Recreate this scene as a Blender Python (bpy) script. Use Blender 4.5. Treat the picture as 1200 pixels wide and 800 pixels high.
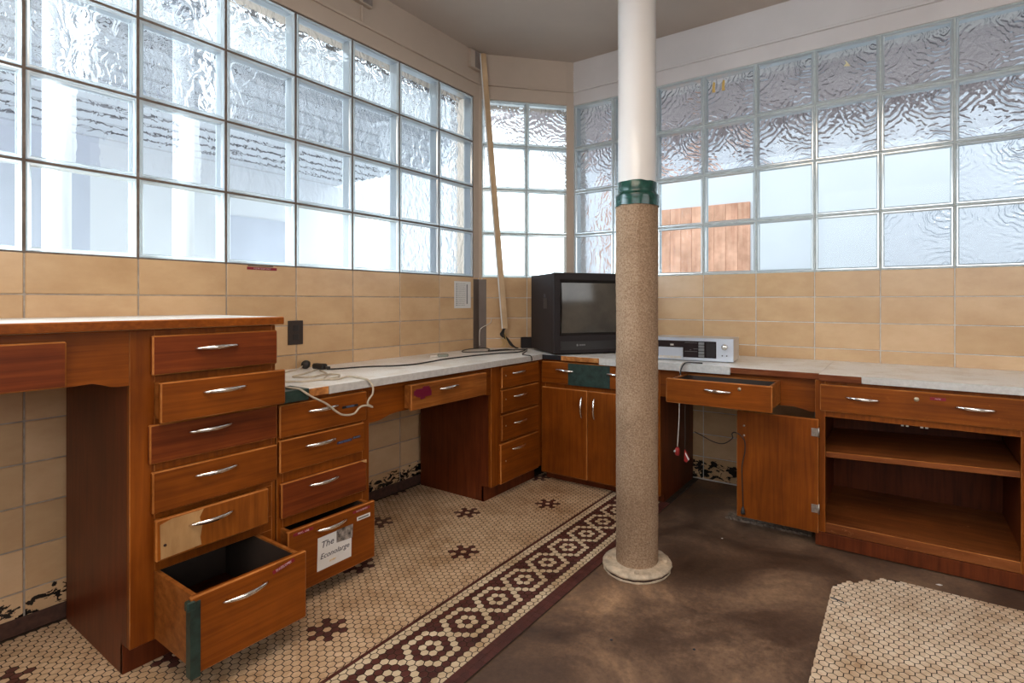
import bpy, bmesh, math, random
from mathutils import Vector, Matrix, noise
PI = math.pi
random.seed(7)
for o in list(bpy.data.objects):
    bpy.data.objects.remove(o)
SC = bpy.context.scene
COL = SC.collection

# ------------------------------------------------------------------ camera
YAW = 0.573469
cam_d = bpy.data.cameras.new('camera')
cam = bpy.data.objects.new('camera', cam_d)
COL.objects.link(cam)
cam.location = (0, 0, 1.09)
cam.rotation_euler = (PI / 2, 0, YAW)
cam_d.sensor_width = 36
cam_d.lens = 618.6 / 1200 * 36
cam_d.shift_x = -58.0 / 1200
cam_d.shift_y = -47.4 / 1200
cam_d.clip_start = 0.02
SC.camera = cam

# ------------------------------------------------------------------ world, lights, exposure
SC.view_settings.view_transform = 'Standard'
SC.view_settings.look = 'None'
SC.view_settings.gamma = 1
SC.view_settings.use_curve_mapping = False
SC.view_settings.exposure = 0.06
wd = bpy.data.worlds.new('overcast')
SC.world = wd
wd.use_nodes = True
nt = wd.node_tree
nt.nodes.clear()
wo = nt.nodes.new('ShaderNodeOutputWorld')
bg = nt.nodes.new('ShaderNodeBackground')
bg.inputs['Color'].default_value = (0.90, 0.96, 1.0, 1)
bg.inputs['Strength'].default_value = 3.0
nt.links.new(bg.outputs[0], wo.inputs[0])


def area(name, loc, rot, sx, sy, power, color):
    l = bpy.data.lights.new(name, 'AREA')
    l.shape = 'RECTANGLE'
    l.size = sx
    l.size_y = sy
    l.energy = power
    l.color = color
    o = bpy.data.objects.new(name, l)
    COL.objects.link(o)
    o.location = loc
    o.rotation_euler = rot
    return o


# warm fill lights added out of view behind and beside the camera
area('rear_fill_light', (0.6, -2.3, 1.9), (PI / 2, 0, 0), 3.2, 1.6, 9, (1.0, 0.88, 0.74))
area('side_fill_light', (3.2, 0.3, 2.0), (PI / 2, 0, PI / 2), 3.0, 1.3, 9, (1.0, 0.86, 0.72))
area('left_daylight', (-3.5, -1.1, 2.1), (0, -PI / 2, 0.55), 2.0, 2.6, 420, (0.84, 0.93, 1.0))
area('overhead_fill_light', (-0.45, 0.25, 2.70), (0, 0, 0), 1.4, 1.4, 36, (1.0, 0.82, 0.64))  # overhead fill light added out of view, no ceiling lamp known here


# ------------------------------------------------------------------ material helpers
def mat(name):
    m = bpy.data.materials.new(name)
    m.use_nodes = True
    n = m.node_tree
    for x in list(n.nodes):
        n.nodes.remove(x)
    out = n.nodes.new('ShaderNodeOutputMaterial')
    return m, n, out


def nd(n, typ, **kw):
    x = n.nodes.new(typ)
    for k, v in kw.items():
        if hasattr(x, k) and k not in x.inputs:
            setattr(x, k, v)
        else:
            x.inputs[k].default_value = v
    return x


def ramp(n, stops):
    r = n.nodes.new('ShaderNodeValToRGB')
    el = r.color_ramp.elements
    while len(el) < len(stops):
        el.new(0.5)
    for e, (p, c) in zip(el, stops):
        e.position = p
        e.color = (c[0], c[1], c[2], 1)
    return r


def lk(n, a, b):
    n.links.new(a, b)


def coords(n, scale=(1, 1, 1), rnd=True, kind='Object'):
    tc = n.nodes.new('ShaderNodeTexCoord')
    mp = n.nodes.new('ShaderNodeMapping')
    mp.inputs['Scale'].default_value = scale
    lk(n, tc.outputs[kind], mp.inputs['Vector'])
    if rnd:
        oi = n.nodes.new('ShaderNodeObjectInfo')
        mu = n.nodes.new('ShaderNodeMath')
        mu.operation = 'MULTIPLY'
        mu.inputs[1].default_value = 37.0
        lk(n, oi.outputs['Random'], mu.inputs[0])
        cb = n.nodes.new('ShaderNodeCombineXYZ')
        for i in range(3):
            lk(n, mu.outputs[0], cb.inputs[i])
        lk(n, cb.outputs[0], mp.inputs['Location'])
    return mp.outputs['Vector']


def principled(n, out, **kw):
    p = n.nodes.new('ShaderNodeBsdfPrincipled')
    for k, v in kw.items():
        p.inputs[k].default_value = v
    lk(n, p.outputs[0], out.inputs['Surface'])
    return p


def bump(n, p, h, strength=0.3, dist=0.002):
    b = nd(n, 'ShaderNodeBump')
    b.inputs['Strength'].default_value = strength
    b.inputs['Distance'].default_value = dist
    lk(n, h, b.inputs['Height'])
    lk(n, b.outputs[0], p.inputs['Normal'])
    return b


def plain(name, col, rough=0.5, metal=0.0, noise_amt=0.0, nscale=20, bumpy=0.0, bscale=200, spec=0.5):
    m, n, out = mat(name)
    p = principled(n, out, Roughness=rough, Metallic=metal)
    p.inputs['Specular IOR Level'].default_value = spec
    p.inputs['Base Color'].default_value = (*col, 1)
    if noise_amt:
        v = coords(n)
        t = nd(n, 'ShaderNodeTexNoise', Scale=nscale, Detail=4.0, Roughness=0.6)
        lk(n, v, t.inputs['Vector'])
        r = ramp(n, [(0.3, [c * (1 - noise_amt) for c in col]), (0.7, [min(1, c * (1 + noise_amt)) for c in col])])
        lk(n, t.outputs[0], r.inputs[0])
        lk(n, r.outputs[0], p.inputs['Base Color'])
    if bumpy:
        v = coords(n)
        t = nd(n, 'ShaderNodeTexNoise', Scale=bscale, Detail=3.0)
        lk(n, v, t.inputs['Vector'])
        bump(n, p, t.outputs[0], bumpy, 0.002)
    return m


def wood(name, dark, mid, light, scale=(6, 6, 90), rough=0.38, wear=0.25, wth=0.68):
    """grain runs along the axis with the small scale"""
    m, n, out = mat(name)
    p = principled(n, out, Roughness=rough)
    p.inputs['Specular IOR Level'].default_value = 0.2
    v = coords(n, scale)
    t = nd(n, 'ShaderNodeTexNoise', Scale=1.0, Detail=5.0, Roughness=0.62, Distortion=0.4)
    lk(n, v, t.inputs['Vector'])
    r = ramp(n, [(0.28, dark), (0.5, mid), (0.74, light)])
    lk(n, t.outputs[0], r.inputs[0])
    v2 = coords(n, (3, 3, 3))
    t2 = nd(n, 'ShaderNodeTexNoise', Scale=1.0, Detail=4.0, Roughness=0.6)
    lk(n, v2, t2.inputs['Vector'])
    r2 = ramp(n, [(0.35, (0.72, 0.66, 0.6)), (0.65, (1.12, 1.06, 1.0))])
    lk(n, t2.outputs[0], r2.inputs[0])
    mx = nd(n, 'ShaderNodeMix', data_type='RGBA', blend_type='MULTIPLY')
    mx.inputs[0].default_value = 1.0
    lk(n, r.outputs[0], mx.inputs[6])
    lk(n, r2.outputs[0], mx.inputs[7])
    # scratches and worn varnish
    v3 = coords(n, (14, 14, 22))
    t3 = nd(n, 'ShaderNodeTexNoise', Scale=1.6, Detail=8.0, Roughness=0.8, Distortion=0.6)
    lk(n, v3, t3.inputs['Vector'])
    r3 = ramp(n, [(wth, (0, 0, 0)), (wth + 0.10, (wear, wear, wear))])
    lk(n, t3.outputs[0], r3.inputs[0])
    mx2 = nd(n, 'ShaderNodeMix', data_type='RGBA')
    lk(n, r3.outputs[0], mx2.inputs[0])
    lk(n, mx.outputs[2], mx2.inputs[6])
    mx2.inputs[7].default_value = (light[0] * 1.7, light[1] * 2.0, light[2] * 2.6, 1)
    lk(n, mx2.outputs[2], p.inputs['Base Color'])
    bump(n, p, t.outputs[0], 0.12, 0.001)
    return m


M = {}
M['wood'] = wood('cabinet_wood', (0.15, 0.036, 0.004), (0.21, 0.054, 0.005), (0.26, 0.072, 0.007), (70, 70, 3.5))
M['wood_h'] = wood('drawer_wood', (0.155, 0.037, 0.004), (0.22, 0.057, 0.005), (0.285, 0.080, 0.008), (3.0, 60, 85))
M['wood_light'] = wood('pale_drawer_wood', (0.17, 0.050, 0.010), (0.30, 0.10, 0.020), (0.42, 0.17, 0.045), (3, 30, 42))
M['wood_light2'] = wood('fine_grained_drawer_wood', (0.19, 0.05, 0.008), (0.30, 0.088, 0.011), (0.38, 0.13, 0.02), (60, 45, 4))
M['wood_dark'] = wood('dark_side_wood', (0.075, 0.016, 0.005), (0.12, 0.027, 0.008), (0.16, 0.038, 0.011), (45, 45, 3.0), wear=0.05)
M['wood_red'] = wood('reddish_drawer_wood', (0.10, 0.020, 0.005), (0.17, 0.036, 0.008), (0.25, 0.06, 0.012), (2.2, 45, 55), wear=0.35)
M['edge'] = wood('worn_wood_edge', (0.26, 0.08, 0.015), (0.42, 0.155, 0.036), (0.62, 0.28, 0.09), (8, 8, 8))
M['bare'] = wood('bare_wood', (0.36, 0.20, 0.085), (0.47, 0.28, 0.125), (0.58, 0.37, 0.18), (20, 20, 4), rough=0.7, wear=0.1)
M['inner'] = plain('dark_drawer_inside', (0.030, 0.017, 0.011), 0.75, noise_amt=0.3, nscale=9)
M['shelfwood'] = wood('dusty_shelf_wood', (0.13, 0.035, 0.009), (0.20, 0.058, 0.014), (0.29, 0.10, 0.03), (3, 30, 30), rough=0.5, wear=0.7, wth=0.60)
M['wood_scuffed'] = wood('scuffed_drawer_wood', (0.15, 0.036, 0.004), (0.22, 0.057, 0.005), (0.285, 0.080, 0.008), (3.0, 60, 85), wear=0.6, wth=0.60)


def laminate():
    m, n, out = mat('white_laminate')
    p = principled(n, out, Roughness=0.34)
    v = coords(n, rnd=False)
    t = nd(n, 'ShaderNodeTexNoise', Scale=420.0, Detail=2.0)
    lk(n, v, t.inputs['Vector'])
    r = ramp(n, [(0.30, (0.70, 0.68, 0.65)), (0.46, (0.87, 0.86, 0.84)), (0.7, (0.91, 0.90, 0.88))])
    lk(n, t.outputs[0], r.inputs[0])
    t2 = nd(n, 'ShaderNodeTexNoise', Scale=5.0, Detail=7.0, Roughness=0.7)
    lk(n, v, t2.inputs['Vector'])
    r2 = ramp(n, [(0.34, (0.80, 0.74, 0.66)), (0.52, (1, 1, 1))])
    lk(n, t2.outputs[0], r2.inputs[0])
    mx = nd(n, 'ShaderNodeMix', data_type='RGBA', blend_type='MULTIPLY')
    mx.inputs[0].default_value = 1
    lk(n, r.outputs[0], mx.inputs[6])
    lk(n, r2.outputs[0], mx.inputs[7])
    # grit specks
    vo = nd(n, 'ShaderNodeTexVoronoi', Scale=34.0)
    lk(n, v, vo.inputs['Vector'])
    r3 = ramp(n, [(0.05, (1, 1, 1)), (0.09, (0, 0, 0))])
    lk(n, vo.outputs['Distance'], r3.inputs[0])
    mx2 = nd(n, 'ShaderNodeMix', data_type='RGBA')
    lk(n, r3.outputs[0], mx2.inputs[0])
    lk(n, mx.outputs[2], mx2.inputs[6])
    mx2.inputs[7].default_value = (0.16, 0.10, 0.06, 1)
    lk(n, mx2.outputs[2], p.inputs['Base Color'])
    bump(n, p, t.outputs[0], 0.08, 0.0006)
    return m


M['laminate'] = laminate()
M['lam_edge'] = plain('grey_laminate_edge', (0.52, 0.50, 0.48), 0.4, noise_amt=0.12, nscale=60)
M['chip'] = wood('chipped_particle_board', (0.16, 0.06, 0.02), (0.45, 0.18, 0.05), (0.60, 0.33, 0.14), (25, 25, 25), rough=0.8, wear=0.6)
M['band_brown'] = wood('brown_counter_edge', (0.10, 0.026, 0.008), (0.17, 0.045, 0.012), (0.30, 0.12, 0.04), (3, 60, 60), rough=0.6, wear=0.9)
M['chrome'] = plain('chrome', (0.86, 0.85, 0.83), 0.16, 1.0)
M['steel'] = plain('hinge_steel', (0.55, 0.52, 0.48), 0.35, 1.0, noise_amt=0.25, nscale=90)
M['plaster'] = plain('beige_plaster', (0.47, 0.375, 0.30), 0.72, noise_amt=0.05, nscale=3, bumpy=0.12, bscale=260)
M['plaster_lit'] = plain('daylit_plaster', (0.60, 0.55, 0.53), 0.72, noise_amt=0.05, nscale=3, bumpy=0.12, bscale=260)  # window light on the right wall put into a paler plaster colour
M['ceiling'] = plain('ceiling_plaster', (0.50, 0.42, 0.36), 0.85, noise_amt=0.07, nscale=1.6, bumpy=0.10, bscale=120)
M['grout'] = plain('wall_grout', (0.36, 0.31, 0.26), 0.9, noise_amt=0.25, nscale=30)
M['grout_pale'] = plain('pale_wall_grout', (0.60, 0.57, 0.53), 0.8, noise_amt=0.15, nscale=30)
M['mortar_dark'] = plain('brown_joint_mortar', (0.13, 0.095, 0.075), 0.85, noise_amt=0.3, nscale=25)
M['mortar_pale'] = plain('pale_joint_mortar', (0.42, 0.45, 0.44), 0.55, noise_amt=0.2, nscale=25)


def wall_tile(name, rot):
    m, n, out = mat(name)
    p = principled(n, out, Roughness=0.24)
    p.inputs['Specular IOR Level'].default_value = 0.45
    oi = nd(n, 'ShaderNodeObjectInfo')
    r = ramp(n, [(0.0, (0.54, 0.36, 0.20)), (0.5, (0.60, 0.405, 0.235)), (1.0, (0.65, 0.45, 0.275))])
    lk(n, oi.outputs['Random'], r.inputs[0])
    v = coords(n, (3, 3, 5))
    t = nd(n, 'ShaderNodeTexNoise', Scale=1.4, Detail=5.0, Roughness=0.65)
    lk(n, v, t.inputs['Vector'])
    r2 = ramp(n, [(0.3, (0.88, 0.82, 0.76)), (0.65, (1.05, 1.04, 1.02))])
    lk(n, t.outputs[0], r2.inputs[0])
    mx = nd(n, 'ShaderNodeMix', data_type='RGBA', blend_type='MULTIPLY')
    mx.inputs[0].default_value = 1
    lk(n, r.outputs[0], mx.inputs[6])
    lk(n, r2.outputs[0], mx.inputs[7])
    # peeled black mastic low on the wall
    geo = nd(n, 'ShaderNodeNewGeometry')
    sp = nd(n, 'ShaderNodeSeparateXYZ')
    lk(n, geo.outputs['Position'], sp.inputs[0])
    mr = nd(n, 'ShaderNodeMapRange')
    mr.inputs['From Min'].default_value = 0.10
    mr.inputs['From Max'].default_value = 0.20
    mr.inputs['To Min'].default_value = 0.50
    mr.inputs['To Max'].default_value = 0.0
    lk(n, sp.outputs[2], mr.inputs[0])
    mp = nd(n, 'ShaderNodeMapping')
    mp.inputs['Scale'].default_value = (1, 1, 1.7)
    lk(n, geo.outputs['Position'], mp.inputs[0])
    t3 = nd(n, 'ShaderNodeTexNoise', Scale=22.0, Detail=5.0, Roughness=0.6, Distortion=0.8)
    lk(n, mp.outputs[0], t3.inputs['Vector'])
    cmp = nd(n, 'ShaderNodeMath', operation='LESS_THAN')
    lk(n, t3.outputs[0], cmp.inputs[0])
    lk(n, mr.outputs[0], cmp.inputs[1])
    mx2 = nd(n, 'ShaderNodeMix', data_type='RGBA')
    lk(n, cmp.outputs[0], mx2.inputs[0])
    lk(n, mx.outputs[2], mx2.inputs[6])
    mx2.inputs[7].default_value = (0.012, 0.010, 0.009, 1)
    lk(n, mx2.outputs[2], p.inputs['Base Color'])
    bump(n, p, t.outputs[0], 0.10, 0.003)
    return m


M['tile'] = wall_tile('glazed_wall_tile', 0)
M['sill'] = plain('glazed_sill', (0.55, 0.40, 0.26), 0.25, noise_amt=0.1)


def floor_tile(name, a, b, c):
    m, n, out = mat(name)
    p = principled(n, out, Roughness=0.48)
    geo = nd(n, 'ShaderNodeNewGeometry')
    # one tint per tile: cell noise on the position
    vo = nd(n, 'ShaderNodeTexVoronoi', Scale=38.0)
    lk(n, geo.outputs['Position'], vo.inputs['Vector'])
    sep = nd(n, 'ShaderNodeSeparateColor')
    lk(n, vo.outputs['Color'], sep.inputs[0])
    r = ramp(n, [(0.0, a), (0.5, b), (1.0, c)])
    lk(n, sep.outputs[0], r.inputs[0])
    t = nd(n, 'ShaderNodeTexNoise', Scale=3.2, Detail=6.0, Roughness=0.7)
    lk(n, geo.outputs['Position'], t.inputs['Vector'])
    r2 = ramp(n, [(0.32, (0.62, 0.50, 0.38)), (0.56, (1, 1, 1))])
    lk(n, t.outputs[0], r2.inputs[0])
    mx = nd(n, 'ShaderNodeMix', data_type='RGBA', blend_type='MULTIPLY')
    mx.inputs[0].default_value = 1
    lk(n, r.outputs[0], mx.inputs[6])
    lk(n, r2.outputs[0], mx.inputs[7])
    lk(n, mx.outputs[2], p.inputs['Base Color'])
    return m


M['hex'] = floor_tile('cream_floor_tile', (0.56, 0.385, 0.235), (0.63, 0.45, 0.29), (0.70, 0.52, 0.35))
M['hex_patch'] = floor_tile('pale_floor_tile', (0.68, 0.51, 0.36), (0.77, 0.61, 0.45), (0.83, 0.69, 0.54))
M['hex_b'] = floor_tile('pale_border_tile', (0.62, 0.50, 0.34), (0.68, 0.56, 0.39), (0.74, 0.62, 0.45))
M['hex_red'] = floor_tile('maroon_floor_tile', (0.075, 0.020, 0.016), (0.095, 0.026, 0.019), (0.115, 0.032, 0.024))
M['bed'] = plain('dark_tile_bed', (0.030, 0.018, 0.011), 0.9, noise_amt=0.3, nscale=18)


def concrete():
    m, n, out = mat('brown_concrete')
    p = principled(n, out, Roughness=0.62)
    v = coords(n, rnd=False)
    t = nd(n, 'ShaderNodeTexNoise', Scale=1.9, Detail=9.0, Roughness=0.66, Distortion=0.5)
    lk(n, v, t.inputs['Vector'])
    r = ramp(n, [(0.36, (0.045, 0.025, 0.017)), (0.48, (0.105, 0.062, 0.041)), (0.58, (0.20, 0.122, 0.077)), (0.70, (0.42, 0.26, 0.15))])
    lk(n, t.outputs[0], r.inputs[0])
    t2 = nd(n, 'ShaderNodeTexNoise', Scale=60.0, Detail=6.0, Roughness=0.7)
    lk(n, v, t2.inputs['Vector'])
    r2 = ramp(n, [(0.3, (0.75, 0.72, 0.70)), (0.7, (1.2, 1.18, 1.15))])
    lk(n, t2.outputs[0], r2.inputs[0])
    mx = nd(n, 'ShaderNodeMix', data_type='RGBA', blend_type='MULTIPLY')
    mx.inputs[0].default_value = 1
    lk(n, r.outputs[0], mx.inputs[6])
    lk(n, r2.outputs[0], mx.inputs[7])
    lk(n, mx.outputs[2], p.inputs['Base Color'])
    r3 = ramp(n, [(0.35, (0.35, 0.35, 0.35)), (0.65, (0.75, 0.75, 0.75))])
    lk(n, t.outputs[0], r3.inputs[0])
    lk(n, r3.outputs[0], p.inputs['Roughness'])
    bump(n, p, t2.outputs[0], 0.25, 0.003)
    return m


M['concrete'] = concrete()


def carpet():
    m, n, out = mat('tan_shag')
    p = principled(n, out, Roughness=0.95)
    p.inputs['Specular IOR Level'].default_value = 0.05
    v = coords(n, rnd=False)
    t = nd(n, 'ShaderNodeTexNoise', Scale=170.0, Detail=3.0, Roughness=0.7)
    lk(n, v, t.inputs['Vector'])
    r = ramp(n, [(0.28, (0.20, 0.13, 0.085)), (0.5, (0.36, 0.25, 0.17)), (0.74, (0.52, 0.39, 0.285))])
    lk(n, t.outputs[0], r.inputs[0])
    t2 = nd(n, 'ShaderNodeTexNoise', Scale=5.0, Detail=4.0)
    lk(n, v, t2.inputs['Vector'])
    r2 = ramp(n, [(0.3, (0.8, 0.76, 0.72)), (0.7, (1.1, 1.08, 1.05))])
    lk(n, t2.outputs[0], r2.inputs[0])
    mx = nd(n, 'ShaderNodeMix', data_type='RGBA', blend_type='MULTIPLY')
    mx.inputs[0].default_value = 1
    lk(n, r.outputs[0], mx.inputs[6])
    lk(n, r2.outputs[0], mx.inputs[7])
    lk(n, mx.outputs[2], p.inputs['Base Color'])
    bump(n, p, t.outputs[0], 1.0, 0.006)
    return m


M['carpet'] = carpet()
M['pole'] = plain('white_gloss_paint', (0.62, 0.59, 0.57), 0.25, noise_amt=0.03, nscale=4)
M['green'] = plain('green_plastic_tape', (0.008, 0.045, 0.034), 0.22, noise_amt=0.5, nscale=25)
M['green_dull'] = plain('faded_green_tape', (0.014, 0.034, 0.027), 0.45, noise_amt=0.6, nscale=30)
M['flange'] = plain('flaking_white_paint', (0.52, 0.42, 0.31), 0.7, noise_amt=0.35, nscale=30, bumpy=0.5, bscale=70)
M['rust'] = plain('rust', (0.06, 0.025, 0.016), 0.9, noise_amt=0.4, nscale=40)
M['tv'] = plain('black_television_plastic', (0.016, 0.011, 0.012), 0.55, spec=0.3)
M['tv2'] = plain('dark_bezel_plastic', (0.018, 0.015, 0.015), 0.35)
M['screen'] = plain('grey_picture_tube', (0.085, 0.075, 0.062), 0.12, noise_amt=0.35, nscale=5)
M['silver'] = plain('silver_faceplate', (0.62, 0.66, 0.74), 0.32, 0.55)
M['silver_case'] = plain('worn_silver_case', (0.62, 0.56, 0.50), 0.4, 0.2, noise_amt=0.12, nscale=12)
M['blackglass'] = plain('black_gloss', (0.02, 0.014, 0.016), 0.15)
M['grey'] = plain('grey_plastic', (0.18, 0.18, 0.18), 0.4)
M['white'] = plain('white_paper', (0.74, 0.72, 0.70), 0.7, noise_amt=0.04)
M['ink'] = plain('dark_ink', (0.06, 0.05, 0.07), 0.7)
M['photo_print'] = plain('printed_photo', (0.22, 0.19, 0.17), 0.5, noise_amt=0.95, nscale=60)
M['redtape'] = plain('embossed_maroon_tape', (0.22, 0.010, 0.022), 0.3)
M['redtape2'] = plain('purple_red_tape', (0.13, 0.004, 0.025), 0.35)
M['bluetape'] = plain('embossed_navy_tape', (0.012, 0.020, 0.070), 0.3)
M['blacktape_shadow'] = plain('embossed_black_tape_and_shadow', (0.012, 0.012, 0.016), 0.3)  # label tape, also the painted shadow below the television
M['emboss'] = plain('embossed_white_letters', (0.62, 0.45, 0.47), 0.5)
M['emboss_blue'] = plain('embossed_grey_letters', (0.16, 0.20, 0.34), 0.5)
M['brass'] = plain('lock_brass', (0.50, 0.42, 0.30), 0.35, 0.9)
M['outlet'] = plain('dark_brown_outlet', (0.030, 0.018, 0.014), 0.35)
M['black_cord'] = plain('black_rubber', (0.016, 0.013, 0.012), 0.5)
M['pale_cord'] = plain('dirty_white_cord', (0.50, 0.42, 0.32), 0.55, noise_amt=0.2)
M['guard'] = plain('brown_metal_guard', (0.13, 0.098, 0.082), 0.4, 0.3, noise_amt=0.12, nscale=8)
M['lath'] = wood('pale_wooden_strip', (0.48, 0.34, 0.20), (0.56, 0.41, 0.26), (0.64, 0.49, 0.33), (40, 40, 3), rough=0.6, wear=0.1)
M['boxgrey'] = plain('grey_junction_box', (0.22, 0.18, 0.16), 0.45, noise_amt=0.2)
M['redplug'] = plain('red_plug', (0.35, 0.02, 0.02), 0.35)
M['yellow'] = plain('old_yellow_tape', (0.62, 0.40, 0.12), 0.5)
M['cream_scrap'] = plain('cream_paper_scrap', (0.75, 0.66, 0.42), 0.6)
M['clearbox'] = plain('dull_metal_clip', (0.28, 0.29, 0.24), 0.35, 0.4)


def glass_pane(name, ripple, kind='streak', ior=1.45):
    m, n, out = mat(name)
    tr = nd(n, 'ShaderNodeBsdfTransparent')
    tr.inputs[0].default_value = (0.93, 0.97, 0.98, 1)
    gl = nd(n, 'ShaderNodeBsdfGlossy')
    gl.inputs['Roughness'].default_value = 0.03
    gl.inputs['Color'].default_value = (0.9, 1, 1, 1)
    lw = nd(n, 'ShaderNodeLayerWeight')
    lw.inputs[0].default_value = 0.25
    mm = nd(n, 'ShaderNodeMath', operation='MULTIPLY')
    mm.inputs[1].default_value = 0.28
    lk(n, lw.outputs['Fresnel'], mm.inputs[0])
    mx = nd(n, 'ShaderNodeMixShader')
    lk(n, mm.outputs[0], mx.inputs[0])
    if ripple:
        rf = nd(n, 'ShaderNodeBsdfRefraction')
        rf.inputs['IOR'].default_value = ior
        rf.inputs['Roughness'].default_value = 0.0
        rf.inputs['Color'].default_value = (0.93, 0.97, 1.0, 1)
        if kind == 'streak':
            v = coords(n, (20, 1, 12))
            n.nodes['Mapping'].inputs['Rotation'].default_value = (0, 0.45, 0)
            t = nd(n, 'ShaderNodeTexNoise', Scale=1.0, Detail=2.0, Roughness=0.5, Distortion=1.2)
            mpr = t
            lk(n, v, t.inputs['Vector'])
            h = t.outputs[0]
        else:
            tcn = nd(n, 'ShaderNodeTexCoord')
            sep = nd(n, 'ShaderNodeSeparateXYZ')
            lk(n, tcn.outputs['Object'], sep.inputs[0])
            hs = None
            for (cx_, cz_, fr) in ((0.0, -0.03, 230), (0.31, -0.02, 210), (0.0, 0.34, 190), (0.31, 0.32, 240)):
                vv = nd(n, 'ShaderNodeVectorMath', operation='DISTANCE')
                cb = nd(n, 'ShaderNodeCombineXYZ')
                lk(n, sep.outputs[0], cb.inputs[0])
                lk(n, sep.outputs[2], cb.inputs[2])
                nz_ = nd(n, 'ShaderNodeTexNoise', Scale=16.0, Detail=2.0)
                lk(n, coords(n), nz_.inputs['Vector'])
                va = nd(n, 'ShaderNodeVectorMath', operation='MULTIPLY_ADD')
                lk(n, nz_.outputs['Color'], va.inputs[0])
                va.inputs[1].default_value = (0.075, 0, 0.075)
                lk(n, cb.outputs[0], va.inputs[2])
                lk(n, va.outputs[0], vv.inputs[0])
                vv.inputs[1].default_value = (cx_, 0, cz_)
                m1 = nd(n, 'ShaderNodeMath', operation='MULTIPLY')
                m1.inputs[1].default_value = fr
                lk(n, vv.outputs['Value'], m1.inputs[0])
                s1 = nd(n, 'ShaderNodeMath', operation='SINE')
                lk(n, m1.outputs[0], s1.inputs[0])
                fall = nd(n, 'ShaderNodeMapRange')
                fall.inputs['From Min'].default_value = 0.05
                fall.inputs['From Max'].default_value = 0.24
                fall.inputs['To Min'].default_value = 1
                fall.inputs['To Max'].default_value = 0.0
                lk(n, vv.outputs['Value'], fall.inputs[0])
                m2 = nd(n, 'ShaderNodeMath', operation='MULTIPLY')
                lk(n, s1.outputs[0], m2.inputs[0])
                lk(n, fall.outputs[0], m2.inputs[1])
                if hs is None:
                    hs = m2.outputs[0]
                else:
                    ad = nd(n, 'ShaderNodeMath', operation='ADD')
                    lk(n, hs, ad.inputs[0])
                    lk(n, m2.outputs[0], ad.inputs[1])
                    hs = ad.outputs[0]
            h = hs
        b = nd(n, 'ShaderNodeBump')
        b.inputs['Strength'].default_value = ripple
        b.inputs['Distance'].default_value = 0.012 if kind == 'streak' else 0.004
        lk(n, h, b.inputs['Height'])
        lk(n, b.outputs[0], rf.inputs['Normal'])
        lk(n, b.outputs[0], gl.inputs['Normal'])
        m0 = nd(n, 'ShaderNodeMixShader')
        m0.inputs[0].default_value = 0.78
        lw2 = nd(n, 'ShaderNodeLayerWeight')
        lw2.inputs[0].default_value = 0.5
        lk(n, b.outputs[0], lw2.inputs['Normal'])
        rr = ramp(n, [(0.08, (0.90, 0.93, 0.96)), (0.40, (0.55, 0.59, 0.63)), (0.80, (0.20, 0.22, 0.25))])
        lk(n, lw2.outputs['Facing'], rr.inputs[0])
        lk(n, rr.outputs[0], rf.inputs['Color'])
        lk(n, rr.outputs[0], tr.inputs[0])
        lk(n, tr.outputs[0], m0.inputs[1])
        lk(n, rf.outputs[0], m0.inputs[2])
        lk(n, m0.outputs[0], mx.inputs[1])
    else:
        lk(n, tr.outputs[0], mx.inputs[1])
    lk(n, gl.outputs[0], mx.inputs[2])
    lk(n, mx.outputs[0], out.inputs['Surface'])
    return m


def glass_wallmat():
    m, n, out = mat('aqua_glass_edge')
    df = nd(n, 'ShaderNodeBsdfDiffuse')
    df.inputs[0].default_value = (0.88, 0.95, 0.97, 1)
    tl = nd(n, 'ShaderNodeBsdfTranslucent')
    tl.inputs[0].default_value = (0.90, 0.98, 1.0, 1)
    tr = nd(n, 'ShaderNodeBsdfTransparent')
    tr.inputs[0].default_value = (0.80, 0.95, 0.96, 1)
    gl = nd(n, 'ShaderNodeBsdfGlossy')
    gl.inputs['Roughness'].default_value = 0.14
    a = nd(n, 'ShaderNodeMixShader')
    a.inputs[0].default_value = 0.6
    lk(n, df.outputs[0], a.inputs[1])
    lk(n, tl.outputs[0], a.inputs[2])
    b = nd(n, 'ShaderNodeMixShader')
    b.inputs[0].default_value = 0.30
    lk(n, a.outputs[0], b.inputs[1])
    lk(n, tr.outputs[0], b.inputs[2])
    c = nd(n, 'ShaderNodeMixShader')
    c.inputs[0].default_value = 0.45
    lk(n, b.outputs[0], c.inputs[1])
    lk(n, gl.outputs[0], c.inputs[2])
    lk(n, c.outputs[0], out.inputs['Surface'])
    return m


M['pane'] = glass_pane('clear_glass_face', 0)
M['pane_soft'] = glass_pane('slightly_wavy_glass_face', 0.35, 'streak', 1.06)
M['pane_wavy'] = glass_pane('wavy_glass_face', 1.0)
M['pane_arc'] = glass_pane('arc_ribbed_glass_face', 1.0, 'arc')
M['glass_edge'] = glass_wallmat()
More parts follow.
